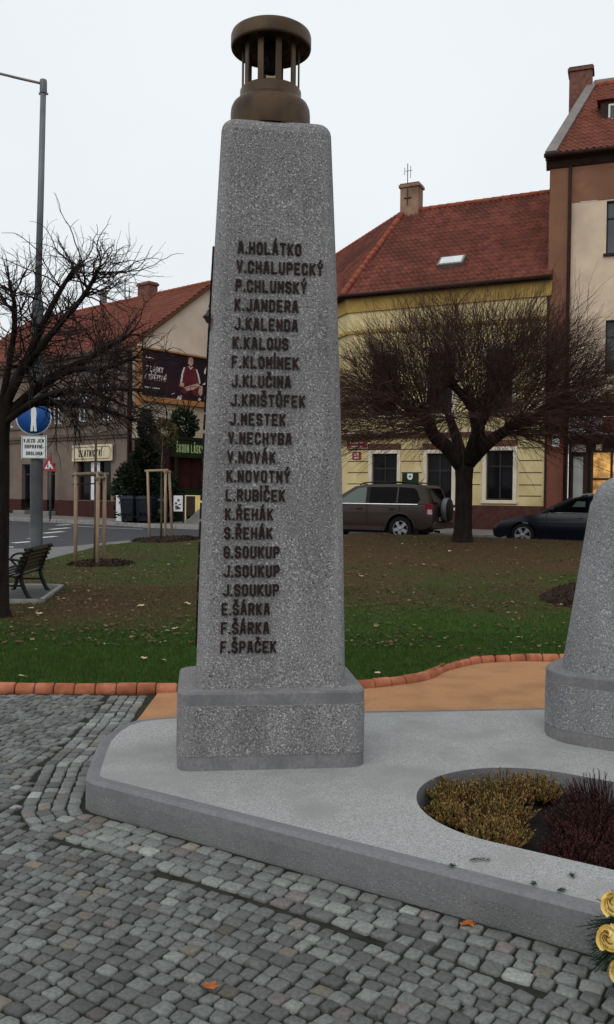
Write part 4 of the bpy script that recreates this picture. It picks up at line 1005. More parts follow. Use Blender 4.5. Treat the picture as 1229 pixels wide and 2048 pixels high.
def tile_roof(mb, O, U, V, lu, lv, keep=None, cw=.21, rh=.32, amp=.055, step=.05, mi=0):
    """pantile field over the plane O + u U + v V: rows step up, columns roll"""
    O, U, V = Vector(O), Vector(U).normalized(), Vector(V).normalized(); N = U.cross(V).normalized()
    if N.z < 0: N = -N
    su = cw/6; nu = int(lu/su)+1; nr = int(lv/rh)+1; vv = []
    for r in range(nr):
        for t, s in ((0.0, 1.0), (.5, .5), (.97, .03)): vv.append(((r+t)*rh, s))
    grid = []
    for v, s in vv:
        row = []
        for i in range(nu+1):
            u = i*su; ph = (u/cw) % 1; w = math.sin(ph*2*math.pi)*.55+.45*math.sin(ph*2*math.pi+.9); jj = mnoise.noise(Vector((math.floor(u/cw)*3.1, math.floor(v/rh+.01)*2.7, 4)))*.012
            row.append(O+U*u+V*(min(v, lv)+.03*math.sin(ph*2*math.pi))+N*(amp*w*.5+step*s+jj+.02))
        grid.append(row)
    Vx = [p for row in grid for p in row]; F = []; W = nu+1
    for j in range(len(vv)-1):
        for i in range(nu):
            u = (i+.5)*su; v = (vv[j][0]+vv[j+1][0])/2
            if u > lu or v > lv: continue
            if keep and not keep(u, v): continue
            F.append((j*W+i, j*W+i+1, (j+1)*W+i+1, (j+1)*W+i))
    used = sorted(set(i for f in F for i in f)); mp = {o: n for n, o in enumerate(used)}
    mb.add([Vx[i] for i in used], [tuple(mp[i] for i in f) for f in F], mi, True)
def ridge_tiles(mb, A, B_, r=.11, l=.36, mi=0):
    A, B_ = Vector(A), Vector(B_); d = B_-A; n = max(1, int(d.length/l)); d.normalize(); L_ = (B_-A).length/n
    for i in range(n):
        p = A+d*(i*L_); q = A+d*((i+1.06)*L_); mb.tube([p, q], [r*1.08, r*.9], 10, mi)
def chimney(parent, x, y, z0, z1, w, d, mat, capm, name='chimney'):
    mb = MB(); mb.box(x-w/2, x+w/2, y-d/2, y+d/2, z0, z1-.18); mb.box(x-w/2-.06, x+w/2+.06, y-d/2-.06, y+d/2+.06, z1-.18, z1-.06); mb.box(x-w/2-.02, x+w/2+.02, y-d/2-.02, y+d/2+.02, z1-.06, z1, mi=1)
    return mb.build(name, [mat, capm], parent, bevel=.012)

# ------------------------------------------------------------------ yellow corner house
Y0, YB = 0.40, (1.46, 32.7)
H = thing('yellow_house', 'yellow two storey corner house with a red tiled roof and dark windows', 'house', (YB[0], YB[1], 0), R(-26))
gw = [(1.02,2.0,1.42,3.11),(3.13,4.05,1.20,3.10),(5.28,6.21,1.47,3.18)]; uw = [(1.0,1.95,4.5,6.72),(3.1,4.02,4.5,6.70),(5.22,6.14,4.5,6.68)]
XL, XR = .0, 7.43
dl = Vector((-.36, .93)); ca, sa = math.cos(R(26)), math.sin(R(26)); dloc = Vector((ca*dl.x-sa*dl.y, sa*dl.x+ca*dl.y)).normalized()   # left flank direction in the local frame
mb = MB(); wall_holes(mb, XL, XR, 1.28, 3.68, gw); wall_holes(mb, XL, XR, 3.84, 7.55, uw)
LW = 14.0
def lf(x, y, z):        # left flank wall: x runs along the flank away from the corner
    q = Vector((XL, 0))+dloc*x; nrm = Vector((-dloc.y, dloc.x)); q = q-nrm*y*1.0
    return (q.x, q.y, z)
lg = [(1.6+2.3*k, 2.5+2.3*k, 1.45, 3.15) for k in range(5)]; lu_ = [(1.6+2.3*k, 2.5+2.3*k, 4.5, 6.7) for k in range(5)]
wall_holes(mb, 0, LW, 1.28, 3.68, lg, fn=lf); wall_holes(mb, 0, LW, 3.84, 7.55, lu_, fn=lf)
mb.build('wall', [M_yel], H)
def band(name, z0, z1, pr, mat, holes=()):
    """a course that wraps the street front and the flank, standing proud by pr"""
    mb = MB(); nrm = Vector((-dloc.y, dloc.x)); e = Vector((XL, 0))+dloc*LW
    k = pr*1.0; bis = (Vector((0,-1))+nrm).normalized(); kk = k/ max(.3, bis.dot(nrm))
    P = [(XR, .02), (XR, -k), tuple(Vector((XL,0))+bis*kk), tuple(e+nrm*k), tuple(e-nrm*.02), (XL+.02, .02)]
    V = [(x, y, z0) for x, y in P]+[(x, y, z1) for x, y in P]; n = 6
    mb.add(V, [(0,1,n+1,n),(1,2,n+2,n+1),(2,3,n+3,n+2),(3,4,n+4,n+3),(n,n+1,n+2,n+5),(n+5,n+2,n+3,n+4),(0,5,2,1),(5,4,3,2)]); return mb.build(name, mat, H)
band('plinth', -.3, 1.28, .05, M_plinth); band('string_course', 3.68, 3.84, .10, M_lint); band('ledge', 3.84, 3.90, .06, M_trim)
band('architrave', 7.55, 7.66, .07, M_yeld); band('frieze', 7.66, 8.34, .03, M_yel); band('frieze', 8.34, 8.86, .10, M_yeld); band('cornice', 8.86, 8.97, .28, M_dbrown)
# rustication grooves of the ground floor
mb = MB()
for z in (2.0, 2.42, 2.83, 3.26):
    xs = [(XL+.05,.86),(2.16,2.95),(4.22,5.08),(6.42,XR-.25)]
    if z > 3.2: xs = [(XL+.05,XR-.25)]
    for a, b in xs: mb.box(a, b, -.006, .004, z-.016, z+.016)
for z in (1.62,):
    for a, b in ((2.16,2.95),(6.42,XR-.25)): mb.box(a, b, -.006, .004, z-.016, z+.016)
mb.build('wall_groove', M_groove, H)
for h in gw:
    window(H, h, 0, tr=.32); x0, x1, z0, z1 = h; mb = MB()
    for a, b, c, d in ((x0-.13, x0, z0-.02, z1+.13), (x1, x1+.13, z0-.02, z1+.13), (x0, x1, z1, z1+.13)): mb.box(a, b, -.035, .01, c, d)
    mb.box(x0-.16, x1+.16, -.07, .01, z0-.12, z0-.02, mi=1); mb.build('window_surround', [M_trim, M_trim], H, bevel=.008)
    mb = MB(); mb.box(x0-.16, x1+.14, -.05, .01, z1+.16, z1+.36); mb.build('lintel', M_lint, H, bevel=.008)
for h in uw:
    window(H, h, 0, tr=.35); x0, x1, z0, z1 = h; mb = MB()
    for a, b, c, d in ((x0-.12, x0, z0, z1+.12), (x1, x1+.12, z0, z1+.12), (x0, x1, z1, z1+.12)): mb.box(a, b, -.03, .01, c, d)
    mb.box(x0-.2, x1+.2, -.12, .01, z1+.12, z1+.22); mb.box(x0-.16, x1+.16, -.08, .01, z0-.1, z0); mb.build('window_surround', M_trim, H, bevel=.008)
for h in lg+lu_: window(H, h, 0, tr=.32, fn=lf)
# roof: street slope, flank slope, back
EZ, RZ = 8.99, 13.45
rl = (-3.6+3.92, 5.0); ov = .32
bisn = (Vector((0,-1))+Vector((-dloc.y, dloc.x))).normalized()
cor = Vector((XL, 0))+bisn*ov*1.06
e0 = Vector((cor.x, cor.y, EZ-.1)); e1 = Vector((XR, -ov, EZ-.1)); r0 = Vector((rl[0], rl[1], RZ)); r1 = Vector((XR, 5.0, RZ))
Uv = Vector((1,0,0)); Vv_ = (Vector((0, 5+ov, RZ-EZ+.1))).normalized(); lvv = math.hypot(5+ov, RZ-EZ+.1)
mb = MB(); hip_du = r0.x-e0.x
tile_roof(mb, e0, Uv, Vv_, XR-e0.x, lvv, lambda u, v: u > hip_du*v/lvv-.02)
e2 = e0+Vector((dloc.x, dloc.y, 0))*(LW+1); r2 = r0+Vector((dloc.x, dloc.y, 0))*(LW+1)
U2 = Vector((dloc.x, dloc.y, 0)); w0 = r0-e0; along = w0.dot(U2); V2 = (w0-U2*along); lv2 = V2.length
tile_roof(mb, e0-U2*0, U2, V2, LW+1, lv2, lambda u, v: u > along*v/lv2-.05)
b1 = Vector((XR, 10, EZ)); bk = r0+Vector((2.0, 5, EZ-RZ))
mb.add([r0, r1, b1, bk], [(0,1,2,3)]); mb.add([r0, bk, bk+U2*(LW), r2], [(0,1,2,3)])
dn = Vector((0,0,-.05)); mb.add([e0+dn, e1+dn, r1+dn, r0+dn], [(0,1,2,3)], 1); mb.add([e0+dn, r0+dn, r2+dn, e2+dn], [(0,1,2,3)], 1)
rf = mb.build('roof', [M_tile, M_dbrown], H, fix=False)
mb = MB(); ridge_tiles(mb, e0+Vector((0,0,.08)), r0+Vector((0,0,.08)), .12); ridge_tiles(mb, r0+Vector((0,0,.06)), r1+Vector((0,0,.06)), .11); ridge_tiles(mb, r0+Vector((0,0,.06)), r2+Vector((0,0,.06)), .11); mb.build('ridge_tiles', M_ridge, rf)
mb = MB(); mb.tube([e1+Vector((0,-.06,.03)), e0+Vector((-.02,-.06,.03)), e2+Vector((-.06,0,.03))], .065, 8); mb.build('gutter', M_dbrown, rf)
def on_roof(u, v, off=0): return e0+Uv*u+Vv_*v+Uv.cross(Vv_).normalized()*off
mb = MB(); N_ = Uv.cross(Vv_).normalized(); o_ = on_roof(3.32, 1.35)
for du0, du1, dv0, dv1, h0, h1, m_ in ((0,.95,0,.62,.04,.22,0),(.07,.88,.07,.55,.22,.235,1)):
    V = [o_+Uv*a+Vv_*b+N_*(c+.0) for c in (h0, h1) for a, b in ((du0,dv0),(du1,dv0),(du1,dv1),(du0,dv1))]
    mb.add(V, [(3,2,1,0),(4,5,6,7),(0,1,5,4),(1,2,6,5),(2,3,7,6),(3,0,4,7)], m_)
mb.build('skylight', [M_sheet, pm('pale_skylight_pane', (.55,.58,.6), (.68,.7,.72), 3, .3)], rf)
ch = chimney(H, .62, 5.05, RZ-1.2, 14.62, .80, .6, M_chimt, M_chim); ch.parent = rf
mb = MB(); mb.tube([(.55,4.72,13.7),(.55,4.72,15.4)], .02, 6); mb.tube([(.45,4.72,15.1),(.75,4.72,15.1)], .012, 5); mb.tube([(.42,4.72,14.95),(.42,4.72,15.25)], .012, 5); mb.tube([(.68,4.72,15.3),(.68,4.72,14.8)], .012, 5); mb.tube([(.4,4.72,14.0),(.7,4.72,14.0)], .03, 5); mb.build('antenna', M_galvd, rf)
# street name plaques, information board
def yw(x, y, z): p = Matrix.Translation((YB[0],YB[1],0)) @ Matrix.Rotation(R(-26), 4, 'Z') @ Vector((x, y, z)); return tuple(p)
S = thing('street_plaque', 'wide dark red enamel street plaque with pale lettering on the yellow wall', 'plaque', yw(.41, -.03, 3.48), R(-26))
mb = MB(); mb.box(-.40,.40,-.012,.02,-.19,.19); mb.build('plate', M_plaq, S, bevel=.01)
mb = MB()
for a, b, c, d in ((-.36,.36,.155,.165),(-.36,.36,-.165,-.155)): mb.box(a, b, -.015, -.011, c, d)
for i in range(9): mb.box(-.27+.06*i, -.27+.06*i+.036, -.016, -.011, .0+.012*(i % 2), .085-.014*(i % 3))
for i in range(8): mb.box(-.2+.05*i, -.2+.05*i+.034, -.016, -.011, -.115, -.075)
mb.build('lettering', M_print, S)
S = thing('house_number', 'small square red house number plate below the wider street plaque', 'plaque', yw(.41, -.03, 3.04), R(-26))
mb = MB(); mb.box(-.17,.17,-.012,.02,-.14,.14); mb.build('plate', M_plaq, S, bevel=.008)
mb = MB(); stroke_text(mb, '113', (-.10,-.0115,-.02), (1,0,0), (0,0,1), .075, .11, .022, .03, .004)
for i in range(4): mb.box(-.09+.05*i, -.09+.05*i+.03, -.016, -.011, -.1, -.06)
mb.build('lettering', M_print, S)
S = thing('notice_board', 'black green board with a pale shield on the yellow wall between two windows', 'board', yw(2.52, -.03, 2.06), R(-26))
mb = MB(); mb.box(-.31,.31,-.03,.02,-.42,.36); mb.build('panel', M_green, S, bevel=.02)
mb = MB(); mb.prism([(-.1,.32),(.1,.32),(.1,.18),(.07,.12),(0,.09),(-.07,.12),(-.1,.18)], lambda u,v,w: (u,-.031-w,v), (0,.006)); mb.prism([(-.05,.24),(.05,.26),(.04,.2),(-.04,.17)], lambda u,v,w: (u,-.037-w,v), (0,.004), 1); mb.build('shield', [M_signw, M_galvd], S)

# ------------------------------------------------------------------ brown three storey house with a shop
BB = (1.46+7.44*math.cos(R(-26)), 32.7+7.44*math.sin(R(-26)))
H2 = thing('brown_house', 'tall brown and cream house with a shop on the right edge', 'house', (BB[0], BB[1], 0), R(-20))
XE = 11.0; uu = [(1.66+2.6*k, 2.95+2.6*k, 9.6, 11.33) for k in range(4)]; mm = [(1.70+2.6*k, 2.95+2.6*k, 5.75, 7.43) for k in range(4)]
mb = MB(); wall_holes(mb, .56, XE, 4.75, 11.38, uu+mm, 0.02, .16); wall_holes(mb, -.16, XE, 11.38, 12.55, [], 0, 0, 1)
wall_holes(mb, -.16, .56, 4.5, 11.38, [], -.03, 0, 1)
mb.add([(.56,-.03,4.5),(.56,.02,4.5),(.56,.02,11.38),(.56,-.03,11.38)], [(0,1,2,3)], 1)
mb.add([(-.16,-.03,-.3),(-.16,8.2,-.3),(-.16,8.2,12.6),(-.16,-.03,12.6)], [(0,1,2,3)], 1); mb.add([(-.16,-.03,11.38),(.56,-.03,11.38),(.56,.0,11.38),(-.16,.0,11.38)], [(0,1,2,3)], 1)
mb.build('wall', [M_cream, M_brown], H2)
mb = MB(); wall_holes(mb, -.16, .56, -.3, 4.5, [], -.05, 0, 0); mb.add([(.56,-.05,-.3),(.56,.5,-.3),(.56,.5,4.5),(.56,-.05,4.5)], [(0,1,2,3)], 0); mb.add([(-.16,-.05,4.5),(.56,-.05,4.5),(.56,-.03,4.5),(-.16,-.03,4.5)], [(0,1,2,3)], 0)
mb.box(-.175,-.10,-.075,-.03,-.3,8.7, mi=1); mb.build('corner_pier', [M_brownr, M_dbrown], H2)
mb = MB(); mb.box(.56, XE, -.1, .3, 4.30, 4.74); mb.build('shop_cornice', M_dbrown, H2, bevel=.01)
mb = MB(); prof = [(-.30,0),(-.26,-.02),(-.12,-.10),(-.04,-.28),(.02,-.36)]
V = [(x, y, 12.88+z) for x in (-.28, XE) for y, z in prof]; n = len(prof)
mb.add(V, [(i, i+1, n+i+1, n+i) for i in range(n-1)]); mb.add([(-.28, y, 12.88+z) for y, z in prof]+[(-.28,.02,12.88)], [tuple(range(n+1))]); mb.build('cornice', M_dbrown, H2)
for h in uu+mm:
    window(H2, h, .02, M_framew if False else M_frame, M_glassb, .16, True, 1, .32, fw=.05)
    mb = MB(); mb.box(h[0]-.08, h[1]+.08, -.06, .05, h[2]-.08, h[2]); mb.build('window_sill', M_dbrown, H2)
mb = MB(); mb.tube([(.50,-.10,12.6),(.50,-.14,12.2),(.50,-.14,.4)], .055, 10); mb.build('downpipe', M_dbrown, H2)
# roof
ea = Vector((-.28,-.30,12.93)); ra = Vector((.80,4.0,16.85)); eb = Vector((XE,-.30,12.93)); rb = Vector((XE,4.0,16.85))
V3 = (ra-ea-Vector((ra.x-ea.x,0,0))); lv3 = V3.length; du = ra.x-ea.x
mb = MB(); dorm = (1.62, 2.35, 1.9, 3.0)
tile_roof(mb, ea, (1,0,0), V3, XE-ea.x, lv3, lambda u, v: u > du*v/lv3)
mb.add([ra, rb, (XE,9,12.9), (1.2,9,12.9)], [(0,1,2,3)]); dn = Vector((0,0,-.05)); mb.add([ea+dn, eb+dn, rb+dn, ra+dn], [(0,1,2,3)], 1); rf2 = mb.build('roof', [M_tile2, M_dbrown], H2, fix=False)
mb = MB()
sd_ = (ra-ea).normalized(); nn_ = Vector((1,0,0)).cross(V3).normalized(); q0 = Vector((1,0,0))
for A_, B2 in ((ea, ra),): mb.add([A_-q0*.02+nn_*.13, A_+q0*.34+nn_*.13, B2+q0*.30+nn_*.13, B2-q0*.02+nn_*.13, A_-q0*.02-nn_*.2, B2-q0*.02-nn_*.2, A_+q0*.34, B2+q0*.30], [(0,1,2,3),(0,3,5,4),(1,2,7,6),(0,1,6,4)])
mb.build('verge_flashing', M_sheet, rf2)
mb = MB(); ridge_tiles(mb, ra+Vector((.3,0,.06)), rb+Vector((0,0,.06)), .11); mb.build('ridge_tiles', M_ridge, rf2)
mb = MB(); mb.tube([(-.33,-.36,12.90),(XE,-.36,12.90)], .075, 8); mb.build('gutter', M_dbrown, rf2)
dm = MB(); yf = 1.55; zf = 14.32; dm.box(1.36, 3.1, yf, yf+1.6, zf, zf+.95); d_ = dm.build('dormer', M_dbrown, rf2)
dm = MB(); dm.add([(1.24,yf-.15,zf+.93),(3.22,yf-.15,zf+.93),(3.22,yf+2.0,zf+1.22),(1.24,yf+2.0,zf+1.22),(1.24,yf-.15,zf+1.0),(3.22,yf-.15,zf+1.0),(3.22,yf+2.0,zf+1.3),(1.24,yf+2.0,zf+1.3)], [(3,2,1,0),(4,5,6,7),(0,1,5,4),(1,2,6,5),(2,3,7,6),(3,0,4,7)]); dm.build('dormer_roof', M_tile2, d_)
window(d_, (1.62, 2.95, zf+.22, zf+.78), yf-.13, M_framew, M_glassb, .12, False, 1, name='dormer_window', fw=.06)
chimney(rf2, .55, 4.35, 14.2, 17.75, .82, .6, M_chim, M_dbrown); chimney(rf2, 1.45, 4.6, 16, 17.25, .8, .6, M_sheet, M_sheet)
mb = MB(); mb.tube([(2.1,4.2,16.8),(2.1,4.2,18.4)], .012, 5); mb.build('antenna', M_galvd, rf2)
# shop front
mb = MB(); mb.box(.58, XE, .45, .5, -.3, 4.3); mb.box(.58, XE, .02, .45, 3.45, 3.62); mb.build('shop_recess', M_dbrown, H2)
S = thing('shop_sign', 'long pale blue grey shop sign board with a dark red end above the shop', 'sign', BB+(0,), R(-20))
mb = MB(); mb.box(.60, 3.9, -.16, -.1, 3.65, 4.25); mb.build('board', pm('pale_sign_board', (.38,.42,.46), (.5,.53,.56), 2, .5), S, bevel=.01)
mb = MB(); mb.box(1.66, 2.6, -.175, -.16, 3.72, 4.24); mb.build('red_panel', pm('crimson_panel', (.22,.03,.05), (.3,.05,.07), 3, .5), S)
D = MB(); D.box(.64,.74,.34,.44,.5,3.42); D.box(1.06,1.2,.34,.44,.5,3.42); D.box(.74,1.06,.34,.44,2.98,3.1); D.box(.74,1.06,.34,.44,.5,.75); d_ = D.build('shop_door', M_dbrown, H2, bevel=.006)
D = MB(); D.add([(.74,.39,.75),(1.06,.39,.75),(1.06,.39,2.98),(.74,.39,2.98)], [(0,1,2,3)]); D.build('pane', pm('frosted_pane', (.33,.35,.33), (.4,.42,.4), 2, .3), d_)
D = MB(); D.box(.68,1.14,.22,.33,3.12,3.40); D.build('door_lamp_box', pm('dull_white_box', (.33,.3,.28), (.4,.36,.34), 3, .6), d_)
mb = MB()
for x in (1.3, 1.92, 2.6, 3.6, 4.6, 5.6): mb.box(x, x+.08, .32, .4, .6, 3.1)
mb.box(1.3, 5.68, .32, .4, 3.1, 3.25); mb.box(1.3, 5.68, .31, .41, 2.18, 2.25); mb.box(1.2, 5.68, .25, .44, .3, 1.15)
sw = mb.build('shop_window', M_frame, H2); mb = MB(); mb.add([(1.38,.42,1.15),(5.6,.42,1.15),(5.6,.42,3.1),(1.38,.42,3.1)], [(0,1,2,3)]); mb.build('lit_pane', M_warm, sw)
S = thing('wall_lamp', 'small pale lamp on a bent arm above the lit shop window', 'lamp', (BB[0], BB[1], 0), R(-20))
mb = MB(); mb.tube([(1.95,-.1,3.66),(1.75,-.35,3.55),(1.62,-.42,3.35)], .014, 6); mb.build('arm', M_sheet, S); mb = MB(); mb.lathe([(.03,.1),(.09,.06),(.1,-.1),(.085,-.12)], (1.58,-.44,3.25), 12, close=True); mb.build('lamp_shade', M_creams, S)
S = thing('wall_notice', 'small white notice on the red brown corner pier beside the shop', 'notice', (BB[0], BB[1], 0), R(-20))
mb = MB(); mb.box(.07,.30,-.075,-.052,3.28,3.68); mb.build('sheet', M_signw, S)
mb = MB()
for i in range(3): mb.box(.11, .24-.03*(i % 2), -.079, -.074, 3.56-.09*i, 3.59-.09*i)
mb.build('print', M_galvd, S)

# ------------------------------------------------------------------ left corner house with the billboard
C0 = (-8.2, 40.0); AR = R(-41)
H3 = thing('corner_house', 'grey brown corner house with a pale gable, red roof and goldsmith shop', 'house', (C0[0], C0[1], 0), AR)
def cw(x, y, z): return tuple(Matrix.Translation((C0[0],C0[1],0)) @ Matrix.Rotation(AR, 4, 'Z') @ Vector((x, y, z)))
EZ3, RZ3, DP = 8.3, 11.95, 9.8; XF = -16.5
g3 = [(-2.20,-1.36,1.2,3.02),(-3.98,-3.22,1.2,3.02)]; g3 = [(-3.98,-1.30,1.18,3.04)]
doors = [(-6.60,-5.90,.62,2.98),(-9.0,-8.1,.62,2.98),(-11.6,-10.5,.62,2.98)]
u3 = [(-2.15,-1.30,4.95,6.75),(-4.05,-3.2,4.95,6.75),(-6.25,-5.4,4.95,6.75),(-8.5,-7.6,4.95,6.75),(-10.8,-9.9,4.95,6.75),(-13,-12.1,4.95,6.75)]
mb = MB(); wall_holes(mb, XF, 0, 1.15, 4.1, [h if h[2] > 1.15 else (h[0],h[1],1.15,h[3]) for h in g3+doors], 0, .25); wall_holes(mb, XF, 0, 4.38, 8.3, u3, 0, .18)
mb.add([(0,0,-.2),(0,DP,-.2),(0,DP,EZ3),(0,DP/2,RZ3),(0,0,EZ3)], [(0,1,2,3,4)], 1)
mb.add([(XF,0,-.2),(XF,DP,-.2),(XF,DP,EZ3),(XF,DP/2,RZ3),(XF,0,EZ3)], [(0,1,2,3,4)], 1); mb.add([(XF,DP,-.2),(0,DP,-.2),(0,DP,EZ3),(XF,DP,EZ3)], [(0,1,2,3)], 1); mb.build('wall', [M_grey, M_beige], H3)
mb = MB(); wall_holes(mb, XF, .03, -.2, 1.15, [(h[0],h[1],.55,1.15) for h in doors], -.03, .28); mb.add([(.03,-.03,-.2),(.03,.4,-.2),(.03,.4,1.15),(.03,-.03,1.15)], [(0,1,2,3)]); mb.add([(XF,-.03,1.15),(.03,-.03,1.15),(.03,.0,1.15),(XF,0,1.15)], [(0,1,2,3)]); mb.build('plinth', M_wine, H3)
mb = MB(); mb.box(XF, .05, -.09, .02, 4.1, 4.24); mb.box(XF, .08, -.16, .02, 4.24, 4.38); mb.build('string_course', M_greyd, H3)
mb = MB(); mb.box(XF, .05, -.07, .02, 4.78, 4.86); mb.build('sill_course', M_greyd, H3); mb = MB(); mb.box(XF, .0, -.32, .02, 8.05, 8.3); mb.box(XF, 0, -.18, .02, 7.8, 8.05); mb.build('cornice', M_greyd, H3)
mb = MB(); mb.box(.0, .1, -.1, .14, .4, 8.1); mb.build('downpipe', M_dbrown, H3, bevel=.03)
for h in u3: window(H3, h, 0, M_framew, M_glassb, .18, True, 1, .35, fw=.08)
# shop front: dark opening with a white door leaf in its middle
mb = MB(); mb.box(-3.98,-3.86,.10,.2,1.2,3.04); mb.box(-1.42,-1.3,.10,.2,1.2,3.04); mb.box(-3.12,-3.02,.10,.2,1.2,3.04); mb.box(-2.30,-2.2,.1,.2,1.2,3.04)
sw = mb.build('shop_window', M_dbrown, H3)
mb = MB(); mb.add([(-3.9,.19,1.2),(-1.38,.19,1.2),(-1.38,.19,3.04),(-3.9,.19,3.04)], [(0,1,2,3)]); mb.build('pane', M_glass, sw)
mb = MB(); mb.box(-3.02,-2.3,.11,.17,1.2,3.0); mb.build('white_door_panel', pm('pale_door', (.62,.64,.66), (.72,.74,.76), 3, .6), sw)
for i, h in enumerate(doors): d_ = window(H3, (h[0], h[1], .6, h[3]), 0, M_frame, M_glass, .25, True, 0, .22, name='door', fw=.1)
for i, h in enumerate(doors): mb = MB(); mb.box(h[0]-.1, h[1]+.1, -.45, .0, .2, .58); mb.build('door_step', M_pave, H3, bevel=.02)
# roof
mb = MB(); ov3 = .34; sl = (RZ3-EZ3)/(DP/2); ea3 = Vector((XF-.2,-ov3,EZ3-sl*ov3+.06)); lv = math.hypot(DP/2+ov3, (DP/2+ov3)*sl)
tile_roof(mb, ea3, (1,0,0), (0,1,sl), .18-XF+.2, lv, None, .22, .34)
mb.add([(XF-.2,DP/2,RZ3+.06),(.18,DP/2,RZ3+.06),(.18,DP+ov3,EZ3-sl*ov3+.06),(XF-.2,DP+ov3,EZ3-sl*ov3+.06)], [(0,1,2,3)]); mb.add([(XF-.2,-ov3,EZ3-sl*ov3),(.18,-ov3,EZ3-sl*ov3),(.18,DP/2,RZ3),(XF-.2,DP/2,RZ3)], [(0,1,2,3)], 1); rf3 = mb.build('roof', [M_tile2, M_dbrown], H3, fix=False)
mb = MB(); zz = EZ3-sl*ov3
for s0, s1, a, b in ((-ov3, DP/2, zz, RZ3), (DP+ov3, DP/2, zz, RZ3)):
    V = [(x, y, z+k) for x in (.02, .19) for (y, z) in ((s0, a), (s1, b)) for k in (-.17, .045)]
    mb.add(V, [(0,1,3,2),(4,5,7,6),(0,1,5,4),(2,3,7,6),(0,2,6,4),(1,3,7,5)])
mb.build('bargeboard', M_lint, rf3)
mb = MB(); ridge_tiles(mb, (XF-.2,DP/2,RZ3+.1), (.2,DP/2,RZ3+.1), .11); mb.build('ridge_tiles', M_ridge, rf3)
chimney(rf3, -4.85, DP/2, 11.2, 12.75, .95, .6, M_chim, M_chimt); chimney(rf3, -9.2, DP/2+.3, 11.2, 13.0, .3, .3, M_sheet, M_sheet)
mb = MB(); mb.tube([(-6.8,DP/2,11.9),(-6.8,DP/2,13.3)], .03, 6); mb.box(-6.75,-6.3,DP/2-.02,DP/2+.02,12.2,12.25); mb.box(-6.45,-6.4,DP/2-.02,DP/2+.02,12.1,12.75); mb.build('antenna', M_galvd, rf3)
mb = MB(); mb.tube([(-10.8,DP/2,11.9),(-10.8,DP/2,13.4)], .025, 6); mb.build('antenna', M_galvd, rf3)
# goldsmith sign
S = thing('shop_sign', 'cream shop sign with black lettering ZLATNICTVÍ over the goldsmith door', 'sign', cw(-2.62, -.12, 3.42), AR)
def gx(u, v, w): return (u, -w, v)
mb = MB(); mb.box(-1.62,1.58,-.04,.06,-.38,.40); mb.build('board', M_creams, S, bevel=.02)
mb = MB(); k = .12
for a, b, c, d in ((-1.40,1.36,.28,.305),(-1.40,1.36,-.285,-.26),(-1.52,-1.495,-.16,.18),(1.455,1.48,-.16,.18)): mb.box(a, b, -.046, -.039, c, d)
for sx, sz in ((-1,1),(1,1),(-1,-1),(1,-1)): mb.tube([(sx*1.5-.02,-.042,sz*.17),(sx*1.4-.02,-.042,sz*.28)], .012, 4)
stroke_text(mb, 'ZLATNICTVÍ', (-1.02,-.0405,-.17), (1,0,0), (0,0,1), .15, .33, .055, .058, .006, slant=.14); mb.build('lettering', M_black, S)
# billboard on the gable
fb = lambda y, z, w: (w, y, z)
S = thing('billboard', 'dark billboard with a seated sportsman in maroon, orange framed, on the pale gable', 'billboard', cw(.12, 0, 0), AR)
mb = MB(); mb.box(.0,.09,.55,5.75,6.05,8.2); mb.build('panel', M_navy, S)
mb = MB(); mb.box(0,.16,.30,.55,5.55,8.3); mb.box(.0,.16,.55,5.9,5.80,6.05); mb.box(0,.2,.55,5.9,8.2,8.27); mb.build('frame', M_orange, S, bevel=.012)
mb = MB(); mb.box(.0,.2,.30,6.0,8.28,8.36); mb.build('top_ledge', M_beige, S)
mb = MB()
stroke_text(mb, 'Z LÁSKY', (.092,.80,7.2), (0,1,0), (0,0,1), .125, .26, .04, .035, .004, slant=.1); stroke_text(mb, 'K VÍTĚZSTVÍ', (.092,.74,6.82), (0,1,0), (0,0,1), .105, .26, .036, .03, .004, slant=.1)
for i in range(7): mb.box(.088,.096,.74+.13*i,.74+.13*i+.10,6.42,6.48)
for i in range(3): mb.prism([(.80+.15*i,7.78),(.93+.15*i,7.80),(.95+.15*i,7.86),(.82+.15*i,7.90-.02*i)], fb, (.088,.097))
mb.build('lettering', M_print, S)
def P_(pts, ox=3.5, oz=6.10, s=.0158): return [(ox+(a-100)*s*.66, oz+(b)*s*.56) for a, b in pts]
mb = MB(); mb.prism(P_([(40,90),(48,140),(58,170),(84,182),(118,182),(140,172),(152,140),(160,96),(140,80),(62,80)]), fb, (.088,.100)); mb.prism(P_([(55,78),(150,82),(168,60),(150,20),(120,30),(110,52),(90,52),(78,28),(40,40)]), fb, (.088,.097)); mb.build('maroon_kit', M_maroon, S)
mb = MB(); mb.prism(P_([(86,196),(90,226),(100,234),(112,232),(118,220),(116,196),(102,182)]), fb, (.088,.103)); mb.prism(P_([(36,66),(40,90),(62,84),(60,66)]), fb, (.088,.104)); mb.prism(P_([(60,62),(100,78),(150,96),(160,84),(122,58),(80,46)]), fb, (.088,.106)); mb.prism(P_([(150,44),(160,84),(178,84),(176,40),(164,26)]), fb, (.088,.102)); mb.build('printed_skin', M_skin, S)
mb = MB(); mb.prism(P_([(84,216),(86,238),(98,246),(116,242),(120,222),(114,232),(96,234)]), fb, (.088,.108)); mb.build('printed_hair', M_hairp, S)
mb = MB()
